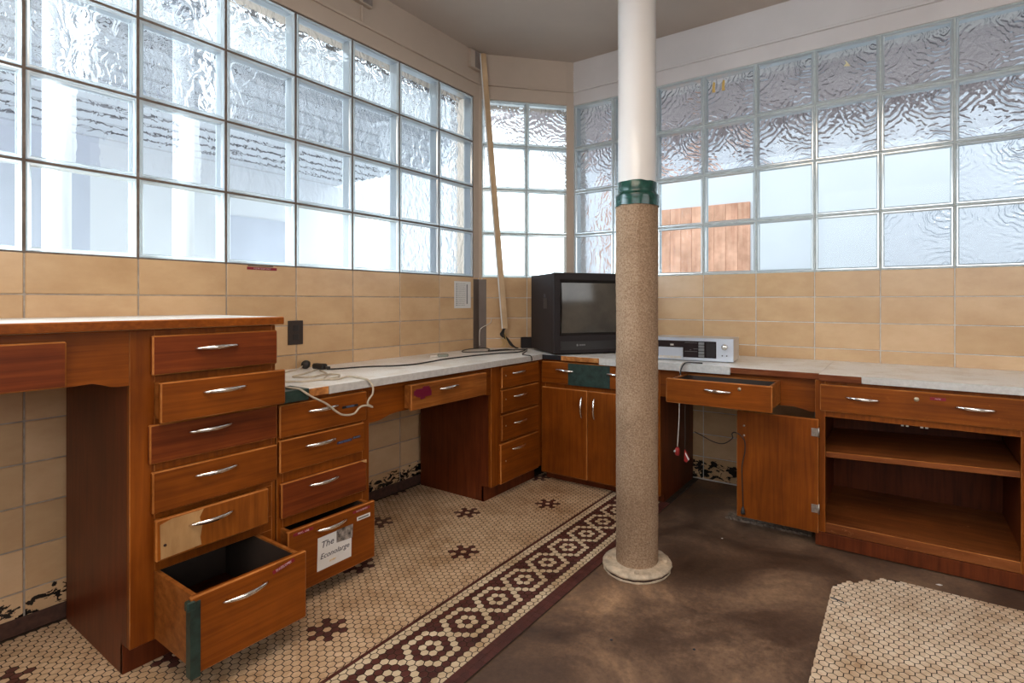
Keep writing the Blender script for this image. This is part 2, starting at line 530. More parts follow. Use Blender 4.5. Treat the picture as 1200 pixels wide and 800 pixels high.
# outside
M['ext_white'] = plain('outside_white_wall', (0.78, 0.80, 0.84), 0.8, noise_amt=0.05, nscale=1)
M['ext_grey'] = plain('outside_blue_grey_wall', (0.60, 0.63, 0.72), 0.8, noise_amt=0.08, nscale=1)
M['ext_brown'] = plain('outside_eave', (0.40, 0.34, 0.34), 0.8, noise_amt=0.3, nscale=3)
M['ext_door'] = wood('outside_red_boards', (0.46, 0.24, 0.17), (0.56, 0.32, 0.23), (0.64, 0.40, 0.30), (12, 12, 1), rough=0.7, wear=0.1)
M['ext_batten'] = plain('outside_batten', (0.16, 0.15, 0.16), 0.8)
M['ext_shed'] = plain('outside_shed_wall', (0.50, 0.51, 0.545), 0.8, noise_amt=0.04, nscale=1)
M['ext_ground'] = plain('outside_ground', (0.62, 0.62, 0.61), 0.9, noise_amt=0.1, nscale=2)
M['ext_dark'] = plain('outside_dark', (0.05, 0.05, 0.06), 0.6)


# ------------------------------------------------------------------ mesh helpers
class MB:
    """collects shapes; build() links them as ONE mesh object"""
    def __init__(s):
        s.v = []; s.f = []; s.mi = []; s.sm = []

    def add(s, verts, faces, mi=0, smooth=False):
        o = len(s.v)
        s.v += [tuple(v) for v in verts]
        for k, f in enumerate(faces):
            s.f.append([i + o for i in f])
            s.mi.append(mi[k] if isinstance(mi, (list, tuple)) else mi)
            s.sm.append(smooth)
        return s

    def box(s, x0, x1, y0, y1, z0, z1, bev=0.0, mi=0, emi=None, mtx=None):
        if x1 < x0: x0, x1 = x1, x0
        if y1 < y0: y0, y1 = y1, y0
        if z1 < z0: z0, z1 = z1, z0
        b = min(bev, (x1 - x0) * .45, (y1 - y0) * .45, (z1 - z0) * .45)
        if b <= 0:
            vs = [(x, y, z) for x in (x0, x1) for y in (y0, y1) for z in (z0, z1)]
            fs = [(0, 1, 3, 2), (4, 6, 7, 5), (0, 4, 5, 1), (2, 3, 7, 6), (0, 2, 6, 4), (1, 5, 7, 3)]
            ms = [mi] * 6
        else:
            # chamfered box: 24 vertices, one per corner and axis
            vs = []; idx = {}
            c = ((x0, x1), (y0, y1), (z0, z1))
            for i in (0, 1):
                for j in (0, 1):
                    for k in (0, 1):
                        for ax in range(3):
                            p = [c[0][i], c[1][j], c[2][k]]
                            s_ = (i, j, k)
                            for a in range(3):
                                if a != ax:
                                    p[a] += b if s_[a] == 0 else -b
                            idx[(i, j, k, ax)] = len(vs)
                            vs.append(tuple(p))
            fs = []; ms = []
            cyc = ((0, 0), (1, 0), (1, 1), (0, 1))
            for ax in range(3):
                o1, o2 = (ax + 1) % 3, (ax + 2) % 3
                for sd in (0, 1):
                    q = []
                    for (p1, p2) in cyc:
                        t = [0, 0, 0]
                        t[ax] = sd; t[o1] = p1; t[o2] = p2
                        q.append(idx[(*t, ax)])
                    if sd == 0: q.reverse()
                    fs.append(q); ms.append(mi)
            em = mi if emi is None else emi
            for ax in range(3):      # edges along axis ax
                o1, o2 = (ax + 1) % 3, (ax + 2) % 3
                for p1 in (0, 1):
                    for p2 in (0, 1):
                        a_ = [0, 0, 0]; b_ = [0, 0, 0]
                        a_[ax] = 0; b_[ax] = 1
                        a_[o1] = b_[o1] = p1; a_[o2] = b_[o2] = p2
                        q = [idx[(*a_, o1)], idx[(*b_, o1)], idx[(*b_, o2)], idx[(*a_, o2)]]
                        if (p1 + p2) % 2 == 1: q.reverse()
                        fs.append(q); ms.append(em)
            for i in (0, 1):
                for j in (0, 1):
                    for k in (0, 1):
                        q = [idx[(i, j, k, 0)], idx[(i, j, k, 1)], idx[(i, j, k, 2)]]
                        if (i + j + k) % 2 == 0: q.reverse()
                        fs.append(q); ms.append(em)
        if mtx is not None:
            vs = [tuple(mtx @ Vector(v)) for v in vs]
        return s.add(vs, fs, ms)

    def prism(s, pts, z0, z1, mi=0, plane='xy'):
        """extruded polygon; plane xy -> z, xz -> y"""
        n = len(pts)
        if plane == 'xy':
            vs = [(x, y, z0) for x, y in pts] + [(x, y, z1) for x, y in pts]
        elif plane == 'xz':
            vs = [(x, z0, y) for x, y in pts] + [(x, z1, y) for x, y in pts]
        else:
            vs = [(z0, x, y) for x, y in pts] + [(z1, x, y) for x, y in pts]
        fs = [list(range(n))[::-1], list(range(n, 2 * n))]
        for i in range(n):
            j = (i + 1) % n
            fs.append([i, j, n + j, n + i])
        return s.add(vs, fs, mi)

    def lathe(s, prof, seg=40, c=(0, 0, 0), mi=0, axis='z', smooth=True):
        vs = []; fs = []
        for r, h in prof:
            for k in range(seg):
                a = 2 * PI * k / seg
                if axis == 'z':
                    vs.append((c[0] + r * math.cos(a), c[1] + r * math.sin(a), c[2] + h))
                else:      # axis y, pointing to -y
                    vs.append((c[0] + r * math.cos(a), c[1] - h, c[2] + r * math.sin(a)))
        for i in range(len(prof) - 1):
            for k in range(seg):
                k2 = (k + 1) % seg
                fs.append([i * seg + k, i * seg + k2, (i + 1) * seg + k2, (i + 1) * seg + k])
        fs.append(list(range(seg))[::-1])
        fs.append([(len(prof) - 1) * seg + k for k in range(seg)])
        return s.add(vs, fs, mi, smooth)

    def tube(s, pts, rad, seg=8, mi=0, flat=1.0, up=(0, 0, 1), smooth=True):
        P = [Vector(p) for p in pts]
        n = len(P)
        R = rad if isinstance(rad, (list, tuple)) else [rad] * n
        vs = []; fs = []
        prev = None
        for i in range(n):
            t = (P[min(i + 1, n - 1)] - P[max(i - 1, 0)])
            if t.length < 1e-9: t = Vector((1, 0, 0))
            t.normalize()
            if prev is None:
                u = Vector(up)
                if abs(u.dot(t)) > 0.95: u = Vector((1, 0, 0))
                a = (u - t * u.dot(t)).normalized()
            else:
                a = (prev - t * prev.dot(t))
                a = a.normalized() if a.length > 1e-6 else prev
            prev = a
            b = t.cross(a)
            for k in range(seg):
                an = 2 * PI * k / seg
                vs.append(P[i] + (a * math.cos(an) + b * math.sin(an) * flat) * R[i])
        for i in range(n - 1):
            for k in range(seg):
                k2 = (k + 1) % seg
                fs.append([i * seg + k, i * seg + k2, (i + 1) * seg + k2, (i + 1) * seg + k])
        fs.append(list(range(seg))[::-1])
        fs.append([(n - 1) * seg + k for k in range(seg)])
        return s.add(vs, fs, mi, smooth)

    def mesh(s, name, mats):
        me = bpy.data.meshes.new(name)
        me.from_pydata(s.v, [], s.f)
        for m in (mats if isinstance(mats, (list, tuple)) else [mats]):
            me.materials.append(m)
        me.polygons.foreach_set('material_index', s.mi)
        me.polygons.foreach_set('use_smooth', s.sm)
        me.update()
        bm = bmesh.new(); bm.from_mesh(me)
        bmesh.ops.recalc_face_normals(bm, faces=bm.faces)
        bm.to_mesh(me); bm.free()
        return me

    def build(s, name, mats, parent=None, loc=(0, 0, 0), rz=0, label=None):
        return link(name, s.mesh(name, mats), parent, loc, rz, label)


def link(name, me, parent=None, loc=(0, 0, 0), rz=0, label=None):
    o = bpy.data.objects.new(name, me)
    COL.objects.link(o)
    o.location = loc
    o.rotation_euler = (0, 0, rz)
    if parent: o.parent = parent
    if label: o['label'] = label
    return o


def spline(pts, sub=6):
    P = [Vector(p) for p in pts]
    out = []
    for i in range(len(P) - 1):
        p0 = P[max(i - 1, 0)]; p1 = P[i]; p2 = P[i + 1]; p3 = P[min(i + 2, len(P) - 1)]
        for k in range(sub):
            t = k / sub
            out.append(0.5 * ((2 * p1) + (p2 - p0) * t + (2 * p0 - 5 * p1 + 4 * p2 - p3) * t * t + (3 * p1 - p0 - 3 * p2 + p3) * t ** 3))
    out.append(P[-1])
    return out


def thing(name, label, cat, loc=(0, 0, 0), rz=0, group=None):
    o = bpy.data.objects.new(name, None)
    COL.objects.link(o)
    o.location = loc
    o.rotation_euler = (0, 0, rz)
    o.empty_display_size = 0.05
    o['label'] = label
    o['category'] = cat
    if group: o['group'] = group
    return o


def tag(o, label, cat, group=None, kind=None):
    o['label'] = label
    o['category'] = cat
    if group: o['group'] = group
    if kind: o['kind'] = kind
    return o


def struct(o, label=None, cat=None):
    o['kind'] = 'structure'
    if label: o['label'] = label
    if cat: o['category'] = cat
    return o


def text_mesh(body, size, mt, depth=0.0004, shear=0.0, space=1.0):
    cu = bpy.data.curves.new('lettering', 'FONT')
    cu.body = body
    cu.size = size
    cu.extrude = depth
    cu.shear = shear
    cu.space_character = space
    cu.align_x = 'CENTER'
    cu.align_y = 'CENTER'
    cu.resolution_u = 2
    ob = bpy.data.objects.new('lettering', cu)
    COL.objects.link(ob)
    dg = bpy.context.evaluated_depsgraph_get()
    me = bpy.data.meshes.new_from_object(ob.evaluated_get(dg))
    bpy.data.objects.remove(ob)
    me.materials.clear()
    me.materials.append(mt)
    return me


def lettering(body, size, mt, parent, loc, tilt=0.0, **kw):
    """text standing in the local xz plane, facing -y"""
    me = text_mesh(body, size, mt, **kw)
    o = link('lettering', me, parent, loc)
    o.rotation_euler = (PI / 2, -tilt, 0)
    return o


# ------------------------------------------------------------------ setting
XL, YR = -2.431, 3.192
CEIL = 2.78
G0, GV, GU = 1.252, 0.3048, 0.310      # glass base height, row height, column width
GTOP = G0 + 4 * GV
TH = 0.1396                            # wall tile course
NROW = 9


def block_mesh(name, wavy, w=GU - 0.009, h=GV - 0.009, d=0.085):
    mb = MB()
    r = 0.008
    # front rim, slightly rounded, and side walls of the hollow block
    def ring(i, y):
        return [(i, y, i), (w - i, y, i), (w - i, y, h - i), (i, y, h - i)]
    rings = [ring(0, 0.006), ring(0.003, 0.0), ring(r, 0.0), ring(r + 0.002, 0.004), ring(r + 0.006, 0.008)]
    vs = [p for q in rings for p in q]
    fs = []
    for k in range(len(rings) - 1):
        for i in range(4):
            j = (i + 1) % 4
            fs.append([k * 4 + i, k * 4 + j, (k + 1) * 4 + j, (k + 1) * 4 + i])
    mb.add(vs, fs, 0)
    # outer side walls to the back
    a = ring(0, 0.006); b = ring(0, d)
    mb.add(a + b, [[i, (i + 1) % 4, 4 + (i + 1) % 4, 4 + i] for i in range(4)], 0)
    # inner front pane and back pane
    f = ring(r + 0.004, 0.008)
    mb.add(f, [[0, 1, 2, 3]], 1)
    g = ring(0.0, d - 0.004)
    mb.add(g, [[0, 1, 2, 3]], 2)
    back = {0: M['pane_soft'], 1: M['pane_wavy'], 2: M['pane_arc'], 3: M['pane']}[wavy]
    return mb.mesh(name, [M['glass_edge'], M['pane'], back])


BLOCKS = [block_mesh('glass_block', k) for k in range(4)]
tile_me = MB().box(0.0025, GU - 0.0025, 0, 0.012, 0.0022, TH - 0.0022, 0.0022).mesh('wall_tile', M['tile'])
tile_small = {}


def tile_at(parent, x0, x1, z0, z1):
    if abs((x1 - x0) - GU) < 1e-4 and abs((z1 - z0) - TH) < 1e-4:
        me = tile_me
    else:
        key = (round(x1 - x0, 3), round(z1 - z0, 3))
        if key not in tile_small:
            tile_small[key] = MB().box(0.0025, key[0] - 0.0025, 0, 0.012, 0.0022, key[1] - 0.0022, 0.0022).mesh('wall_tile', M['tile'])
        me = tile_small[key]
    o = link('wall_tile', me, parent, (x0, 0, z0))
    return o


def glazed_wall(wname, winname, loc, rz, x_lo, x_hi, k0, k1, off, pick, mortar, wlab, winlab):
    """local frame: x along the wall, y into the wall, z up"""
    a, b = off + k0 * GU, off + k1 * GU
    mb = MB()
    T = 0.22
    mb.box(x_lo, x_hi, 0.0035, T, -0.01, G0 - 0.004, mi=1)      # grout core behind the tiles
    mb.box(x_lo, x_hi, 0.0, T, GTOP + 0.002, CEIL, mi=0)
    if a - x_lo > 1e-3:
        mb.box(x_lo, a - 0.002, 0.0, T, G0 - 0.004, GTOP + 0.002, mi=0)
    if x_hi - b > 1e-3:
        mb.box(b + 0.002, x_hi, 0.0, T, G0 - 0.004, GTOP + 0.002, mi=0)
    w = struct(mb.build(wname, [M['plaster_lit'] if wname == 'wall_right' else M['plaster'], M['grout'] if wname == 'wall_left' else M['grout_pale']], None, loc, rz), wlab, 'wall')
    # tiles
    for row in range(NROW):
        z1 = G0 - row * TH
        z0 = max(z1 - TH, 0.0)
        if z1 - z0 < 0.02: continue
        ks = range(math.floor((x_lo - off) / GU) - 1, math.ceil((x_hi - off) / GU) + 1)
        for k in ks:
            u0 = max(off + k * GU, x_lo); u1 = min(off + (k + 1) * GU, x_hi)
            if u1 - u0 > 0.012:
                tile_at(w, u0, u1, z0, z1)
    # window
    mo = MB()
    jt = 0.0085
    for k in range(k0, k1 + 1):
        x = off + k * GU
        mo.box(x - jt / 2, x + jt / 2, 0.006, 0.08, G0, GTOP)
    for r_ in range(5):
        z = G0 + r_ * GV
        mo.box(a, b, 0.0065, 0.079, z - jt / 2, z + jt / 2)
    win = struct(mo.build(winname, mortar, None, loc, rz), winlab, 'window')
    for k in range(k0, k1):
        for r_ in range(4):
            link('glass_block', BLOCKS[pick(k, r_)], win, (off + k * GU + 0.0045, 0.002, G0 + r_ * GV + 0.0045))
    return w, win


def pick_left(k, r):
    if r >= 2: return 1
    return 1 if k >= 5 else (0 if r == 1 else 3)


def pick_cant(k, r):
    return 2 if r >= 2 else 3


def pick_right(k, r):
    if r >= 2 or (r == 0 and k >= 3) or (r == 1 and k >= 4): return 2
    return 3 if k > -3 else 1


WL = glazed_wall('wall_left', 'window_1', (XL, 0.501, 0), PI / 2, -2.8, 2.22, -5, 7, 0.0, pick_left, M['mortar_dark'],
                 'left wall with tan glazed tiles below a long glass block band', 'long glass block window in the left wall')
WC = glazed_wall('wall_corner', 'window_2', (XL, 2.721, 0), PI / 4, 0.0, 0.666, 0, 2, 0.023, pick_cant, M['mortar_pale'],
                 'short canted wall across the far corner', 'narrow two-column glass block window in the canted corner')
WR = glazed_wall('wall_right', 'window_3', (-1.026, YR, 0), 0, -0.934, 4.2, -3, 10, 0.0, pick_right, M['mortar_pale'],
                 'right wall with tan glazed tiles below a glass block band', 'long glass block window in the right wall')

# floor
fl = MB()
fl.box(-1.052, 3.3, -2.4, 3.3, -0.12, -0.006)
fl.box(XL - 0.1, -1.052, -2.4, 3.3, -0.12, -0.004)
floor = struct(fl.build('floor', M['concrete']), 'brown stained concrete floor with remains of hexagon mosaic', 'floor')
ce = MB().box(XL - 0.1, 3.3, -2.4, 3.3, CEIL, CEIL + 0.12)
struct(ce.build('ceiling', M['ceiling']), 'dull grey-brown plaster ceiling', 'ceiling')
bk = MB()      # rear walls with openings made for the added rear and side fill lights
bk.box(XL - 0.1, -1.0, -2.4, -2.28, 0, CEIL)
bk.box(-1.0, 2.2, -2.4, -2.28, 0, 1.1)
bk.box(-1.0, 2.2, -2.4, -2.28, 2.7, CEIL)
bk.box(2.2, 3.3, -2.4, -2.28, 0, CEIL)
struct(bk.build('wall_back', M['plaster']), 'plain wall behind the camera', 'wall')
sd = MB()
sd.box(3.18, 3.3, -2.4, -1.2, 0, CEIL)
sd.box(3.18, 3.3, -1.2, 1.8, 0, 1.35)
sd.box(3.18, 3.3, -1.2, 1.8, 2.65, CEIL)
sd.box(3.18, 3.3, 1.8, 3.3, 0, CEIL)
struct(sd.build('wall_side', M['plaster']), 'plain side wall beyond the frame', 'wall')

cl = thing('fill_light_housing', 'added square housing for the overhead fill light, out of view', 'lamp', (-0.45, 0.25, CEIL))  # unseen housing added to go with the overhead fill light
MB().box(-0.78, 0.78, -0.78, 0.78, -0.06, -0.0003, 0.005).build('housing', M['pole'], cl)
# mouldings above the glass
for i, (loc, rz, x0, x1, lab) in enumerate((((XL, 0.501, 0), PI / 2, -2.8, 2.214, 'painted wire moulding along the left wall'),
                                            ((XL, 2.721, 0), PI / 4, 0.006, 0.660, 'painted wire moulding across the corner'),
                                            ((-1.026, YR, 0), 0, -0.928, 4.2, 'painted wire moulding along the right wall'))):
    m_ = MB().box(x0, x1, -0.014, -0.0003, 2.562, 2.577, 0.003)
    struct(m_.build('trim_%d' % (i + 1), M['plaster_lit'] if i == 2 else M['plaster'], None, loc, rz), lab, 'moulding')
# corner posts and the metal guard below
mb = MB()
mb.box(0, 0.03, -0.006, -0.0002, G0 + 0.01, GTOP + 0.05, 0.002)
# dark corner guard: two plates folded along the corner
gd = MB()
gd.box(2.165, 2.2195, -0.004, -0.0004, 0.772, 1.238, 0.001)
ga = gd.build('trim_4', M['guard'], None, (XL, 0.501, 0), PI / 2)
struct(ga, 'brown metal guard plate, left leaf, at the far left corner', 'corner guard')
gd = MB().box(0.0008, 0.052, -0.004, -0.0004, 0.772, 1.238, 0.001)
struct(gd.build('trim_5', M['guard'], None, (XL, 2.721, 0), PI / 4), 'brown metal guard plate, right leaf, at the far left corner', 'corner guard')
gd = MB().box(0.614, 0.6655, -0.003, -0.0004, 1.255, GTOP + 0.3, 0.001)
struct(gd.build('trim_6', M['plaster'], None, (XL, 2.721, 0), PI / 4), 'painted post between corner window and right wall', 'post')

# base cove along the left wall
cv = MB().box(-2.8, 2.2, -0.012, -0.0003, 0.0, 0.055, 0.004)
struct(cv.build('baseboard_left', M['rust'], None, (XL, 0.501, 0), PI / 2), 'black base strip along the left wall', 'baseboard')

# ------------------------------------------------------------------ mosaic floor
P_ = 0.0270
s3 = math.sqrt(3) / 2
cov = MB()
bed = MB().box(-2.42, -1.052, -0.9, 3.18, -0.004, -0.0008)
bed.build('tile_bed', M['bed'], floor)


def hexpoly(cx, cy, r):
    return [(cx + r * math.cos(PI / 3 * k), cy + r * math.sin(PI / 3 * k)) for k in range(6)]


def clipx(poly, xc, keep_less):
    out = []
    n = len(poly)
    for i in range(n):
        a, b = poly[i], poly[(i + 1) % n]
        ia = (a[0] <= xc) if keep_less else (a[0] >= xc)
        ib = (b[0] <= xc) if keep_less else (b[0] >= xc)
        if ia: out.append(a)
        if ia != ib:
            t = (xc - a[0]) / (b[0] - a[0])
            out.append((xc, a[1] + t * (b[1] - a[1])))
    return out


def clip_half(poly, px_, py_, nx, ny):
    out = []
    n = len(poly)
    for i in range(n):
        a, b = poly[i], poly[(i + 1) % n]
        da = (a[0] - px_) * nx + (a[1] - py_) * ny
        db = (b[0] - px_) * nx + (b[1] - py_) * ny
        if da >= 0: out.append(a)
        if (da >= 0) != (db >= 0):
            t = da / (da - db)
            out.append((a[0] + t * (b[0] - a[0]), a[1] + t * (b[1] - a[1])))
    return out


def cell(mb, poly, z0, z1, b=0.0009):
    n = len(poly)
    if n < 3: return
    cx = sum(p[0] for p in poly) / n; cy = sum(p[1] for p in poly) / n
    R = max(math.hypot(p[0] - cx, p[1] - cy) for p in poly)
    if R < 0.002: return
    k = max(0.2, 1 - b / R * 1.2)
    vs = [(x, y, z0) for x, y in poly] + [(x, y, z1 - b * 0.6) for x, y in poly] + [(cx + (x - cx) * k, cy + (y - cy) * k, z1) for x, y in poly]
    fs = []
    for i in range(n):
        j = (i + 1) % n
        fs.append([i, j, n + j, n + i])
        fs.append([n + i, n + j, 2 * n + j, 2 * n + i])
    fs.append([2 * n + i for i in range(n)])
    mb.add(vs, fs, 0)


cells = []      # (poly, colour key, centre)
RH = P_ * 0.885 / 2 / s3
BX, BY = -1.2456, 1.1722
XS0, XS1 = -1.4005, -1.3868       # thin maroon strip
Y0F, Y1F = -0.45, 3.10
# border band
for u in range(-6, 7):
    for c in range(-80, 90):
        x = BX - u * s3 * P_
        y = BY + (c + u * 0.5) * P_
        if y < Y0F or y > 2.70: continue
        # hexagon distance to the nearest rosette (centres every six tiles on row 0)
        best = 99
        for r in (round((c + u * .5) / 6) * 6,):
            for rr in (r - 6, r, r + 6):
                dc = c - rr
                best = min(best, max(abs(dc), abs(u), abs(dc + u)))
        if abs(u) >= 5: col = 'hex_b'
        elif best == 0: col = 'hex_red'
        elif best == 1: col = 'hex_b'
        elif best == 2: col = 'hex_red'
        elif best == 3: col = 'hex_b'
        else: col = 'hex_red'
        poly = hexpoly(x, y, RH)
        if u == 6: poly = clipx(poly, XS1 + 0.0008, False)
        if u == -6: poly = clipx(poly, -1.1048, True)
        cells.append((poly, col, x, y))
# field with scattered flowers
FX, FY = -1.605, 1.699
for u in range(-9, 36):
    x = FX - u * s3 * P_
    if x < XL + 0.01: continue
    for c in range(-100, 100):
        y = FY + (c + u * 0.5) * P_
        if y < Y0F or y > Y1F: continue
        col = 'hex'
        for b in range(-2, 4):
            for a in range(-5, 5):
                dc = c - (24 * a + 6 * b); du = u - 12 * b
                if max(abs(dc), abs(du), abs(dc + du)) > 2: continue
                dd = max(abs(dc), abs(du), abs(dc + du))
                if dd == 1: col = 'hex_red'
                elif dd == 2 and (dc, du) in ((2, 0), (-2, 0), (0, 2), (0, -2), (2, -2), (-2, 2)): col = 'hex_red'
        poly = hexpoly(x, y, RH)
        poly = clipx(poly, XS0 - 0.0008, True)
        if len(poly) >= 3: cells.append((poly, col, x, y))
# maroon strips of small square tiles
y = Y0F
while y < 2.70:
    cells.append(([(XS0, y), (XS1, y), (XS1, y + 0.026), (XS0, y + 0.026)], 'hex_red', XS0, y))
    for k in range(2):
        xa = -1.1040 + k * 0.0255
        cells.append(([(xa, y), (xa + 0.0247, y), (xa + 0.0247, y + 0.026), (xa, y + 0.026)], 'hex_red', xa, y))
    y += 0.0268
# loose patch on the right
PX0, PX1, PY1 = -0.226, 1.1, 2.44
random.seed(3)
for u in range(-60, 70):
    y = 1.6 + u * s3 * P_
    if y < 0.9 or y > PY1 + 0.02: continue
    for c in range(-140, 140):
        x = -0.05 + (c + u * .5) * P_
        if x < PX0 - 0.02 or x > PX1: continue
        poly = [(x + b_, y + a_) for a_, b_ in hexpoly(0, 0, RH)]
        # straight right-hand edge line at the cabinet side, broken corner towards the pole
        poly = clip_half(poly, 0, PY1, 0, -1)
        if len(poly) >= 3: poly = clip_half(poly, PX0, 0, 1, 0)
        if len(poly) < 3: continue
        # broken diagonal corner
        if (x - PX0) * 0.157 / 0.199 + 2.285 + 0.010 * math.sin(x * 90) < y: continue
        cells.append((poly, 'hex_patch', x, y))
DLx, DLy = -math.sin(YAW), math.cos(YAW)


def in_view(x, y):
    dep = x * DLx + y * DLy
    if dep < 0.5: return None
    lat = x * math.cos(YAW) + y * math.sin(YAW)
    px_ = 658 + 618.6 * lat / dep
    py_ = 352.6 + 618.6 * 1.09 / dep
    if px_ < 4 or px_ > 1196 or py_ > 797: return None
    if -1.91 > x and y > 0.6: return None
    if x < -1.36 and px_ < 372 and py_ < 800 and y > 0.55: return None
    return dep


rank = []
for i, (poly, col, x, y) in enumerate(cells):
    d = in_view(x, y)
    if d is not None: rank.append((d, i))
rank.sort()
single = set(i for d, i in rank[:300])
bulk = {}
shared = {}
NM = {'hex': ('cream_hexagon_tile', 'cream_hexagon_tiling'), 'hex_red': ('maroon_tile', 'maroon_tiling'), 'hex_patch': ('hexagon_tile', 'hexagon_tiling')}
for i, (poly, col, x, y) in enumerate(cells):
    if i in single:
        ar_ = abs(sum(poly[q][0] * poly[(q + 1) % len(poly)][1] - poly[(q + 1) % len(poly)][0] * poly[q][1] for q in range(len(poly)))) / 2
        full = len(poly) == 6 and ar_ > 0.995 * 1.5 * math.sqrt(3) * RH * RH
        key = (col, full)
        if full and key in shared:
            link('hexagon_tile', shared[key], floor, (x, y, 0))
            continue
        mb = MB()
        cell(mb, [(p[0] - x, p[1] - y) for p in poly], -0.0055 if col == 'hex_patch' else -0.0016, 0)
        me = mb.mesh('hexagon_tile', M[col])
        if full: shared[key] = me
        link('hexagon_tile', me, floor, (x, y, 0))
    else:
        # hidden below the cabinets: skip
        if x < -1.93 and (0.62 < y < 1.40 or y > 2.2): continue
        mb = bulk.setdefault(col, MB())
        cell(mb, poly, -0.0055 if col == 'hex_patch' else -0.0016, 0)
for col, mb in bulk.items():
    o = mb.build({'hex': 'cream_hexagon_tiling', 'hex_red': 'maroon_border_tiling', 'hex_b': 'pale_border_tiling', 'hex_patch': 'pale_patch_tiling'}[col], M[col], floor)
    o['kind'] = 'stuff'
o = MB().box(PX0 + 0.012, 1.1, 0.9, PY1 - 0.003, -0.0058, -0.0022).build('patch_bed', M['bed'], floor)
# cut the bed at the broken corner: replaced by a polygon
bpy.data.objects.remove(o)
pb = MB().prism([(PX0 + 0.006, 0.9), (1.1, 0.9), (1.1, PY1 - 0.002), (-0.04, PY1 - 0.002), (PX0 + 0.006, 2.272)], -0.0058, -0.0008)
pb.build('patch_bed', M['bed'], floor)

# ------------------------------------------------------------------ handles, drawers and cabinets
def handle_mesh(L=0.128, name='handle'):
    mb = MB()
    pts = []; rad = []
    n = 14
    for i in range(n + 1):
        t = i / n
        x = (t - 0.5) * L
        out = -0.004 - 0.020 * math.sin(PI * t) ** 0.8
        pts.append((x, out, 0))
        rad.append(0.0022 + 0.0052 * math.sin(PI * t) ** 0.7)
    mb.tube(pts, rad, 10, flat=0.62, up=(0, 0, 1))
    for sx in (-1, 1):
        mb.tube([(sx * L * 0.40, 0.0, 0), (sx * L * 0.38, -0.016, 0)], [0.0042, 0.003], 8, up=(0, 0, 1))
    return mb.mesh(name, M['chrome'])


HME = handle_mesh()


def handle(parent, x, y, z, vert=False, tilt=0.0):
    o = link('handle', HME, parent, (x, y, z))
    o.rotation_euler = (0, (PI / 2 if vert else 0) + tilt, 0)
    return o


def add_drawer(parent, x0, x1, z0, z1, out=0.0, handles=(), depth=0.40, m=None, name='drawer', pull=0.0, label=None, no_handle=False):
    """front overlays the face frame (y=0); out = how far it is pulled"""
    mb = MB()
    fy = -out - 0.019
    mb.box(x0, x1, fy, -out - 0.0006, z0, z1, 0.004, 0, 1)
    if out > 0.02:
        xa, xb = x0 + 0.012, x1 - 0.012
        za, zb = z0 + 0.006, z1 - 0.006
        ye = depth - out
        mb.box(xa, xa + 0.012, -out - 0.001, ye, za, zb, 0.001, 3)
        mb.box(xb - 0.012, xb, -out - 0.001, ye, za, zb, 0.001, 3)
        mb.box(xa + 0.012, xb - 0.012, ye - 0.012, ye, za, zb, 0.001, 3)
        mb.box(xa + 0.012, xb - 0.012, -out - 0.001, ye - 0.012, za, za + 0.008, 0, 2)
        zl = zb - 0.006
        mb.box(xa + 0.0121, xa + 0.0135, -out - 0.0005, ye - 0.0125, za + 0.008, zl, 0, 2)
        mb.box(xb - 0.0135, xb - 0.0121, -out - 0.0005, ye - 0.0125, za + 0.008, zl, 0, 2)
        mb.box(xa + 0.0136, xb - 0.0136, ye - 0.0138, ye - 0.0125, za + 0.008, zl, 0, 2)
        mb.box(xa + 0.0136, xb - 0.0136, -out - 0.0005, -out + 0.0008, za + 0.008, zl, 0, 2)
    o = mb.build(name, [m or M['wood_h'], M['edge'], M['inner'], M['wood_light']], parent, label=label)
    for h in handles:
        handle(o, h[0], fy, h[1], tilt=(h[2] if len(h) > 2 else 0))
    return o


def cabinet(parent, W, D, H, opens, z_toe=0.09, toe=0.055, side_mat=None, left_open=False, shelf=None, top=True):
    """hollow box with face frame; opens = list of (x0,x1,z0,z1) stacked openings"""
    side_mat = side_mat or M['wood']
    t = 0.018
    c = MB()
    for xa in (0.0, W - t):
        if toe > 0:
            c.box(xa, xa + t, 0.0202, D, z_toe, H, 0.0)
            c.box(xa, xa + t, toe, D, 0.0, z_toe)
        else:
            c.box(xa, xa + t, 0.0005, D, 0.0, H, 0.001)
    c.box(t, W - t, D - 0.008, D, 0.02, H)
    c.box(t, W - t, 0.02, D - 0.008, z_toe - 0.0, z_toe + t)
    car = c.build('carcass', [side_mat], parent)
    k = MB().box(t if toe > 0 else 0.0, W - (t if toe > 0 else 0), toe, toe + 0.018, 0.0, z_toe - 0.0005, 0.001)
    if toe > 0: k = MB().box(0.0, W, toe - 0.003, toe + 0.012, 0.0, z_toe - 0.0005, 0.001)
    k.build('toe_kick', M['wood_dark'], parent)
    f = MB()
    xs0 = min(o_[0] for o_ in opens); xs1 = max(o_[1] for o_ in opens)
    f.box(0, xs0, -0.0005, 0.02, z_toe, H, 0.0012, 0, 1)
    f.box(xs1, W, -0.0005, 0.02, z_toe, H, 0.0012, 0, 1)
    zs = sorted(set([(o_[2], o_[3]) for o_ in opens]))
    prev = z_toe
    for o_ in opens:
        if xs1 - o_[1] > 0.004: f.box(o_[1], xs1 + 0.0002, 0.0, 0.0195, o_[2] - 0.001, o_[3] + 0.001, 0.0012, 0, 1)
    for a, b in zs:
        if a > prev + 0.001: f.box(xs0 - 0.0002, xs1 + 0.0002, 0.0, 0.0195, prev, a, 0.0012, 0, 1)
        prev = b
    if H > prev + 0.001: f.box(xs0 - 0.0002, xs1 + 0.0002, 0.0, 0.0195, prev, H, 0.0012, 0, 1)
    f.build('face_frame', [M['wood'], M['edge']], parent)
    return car


FX_ = -1.858      # face plane of the left run
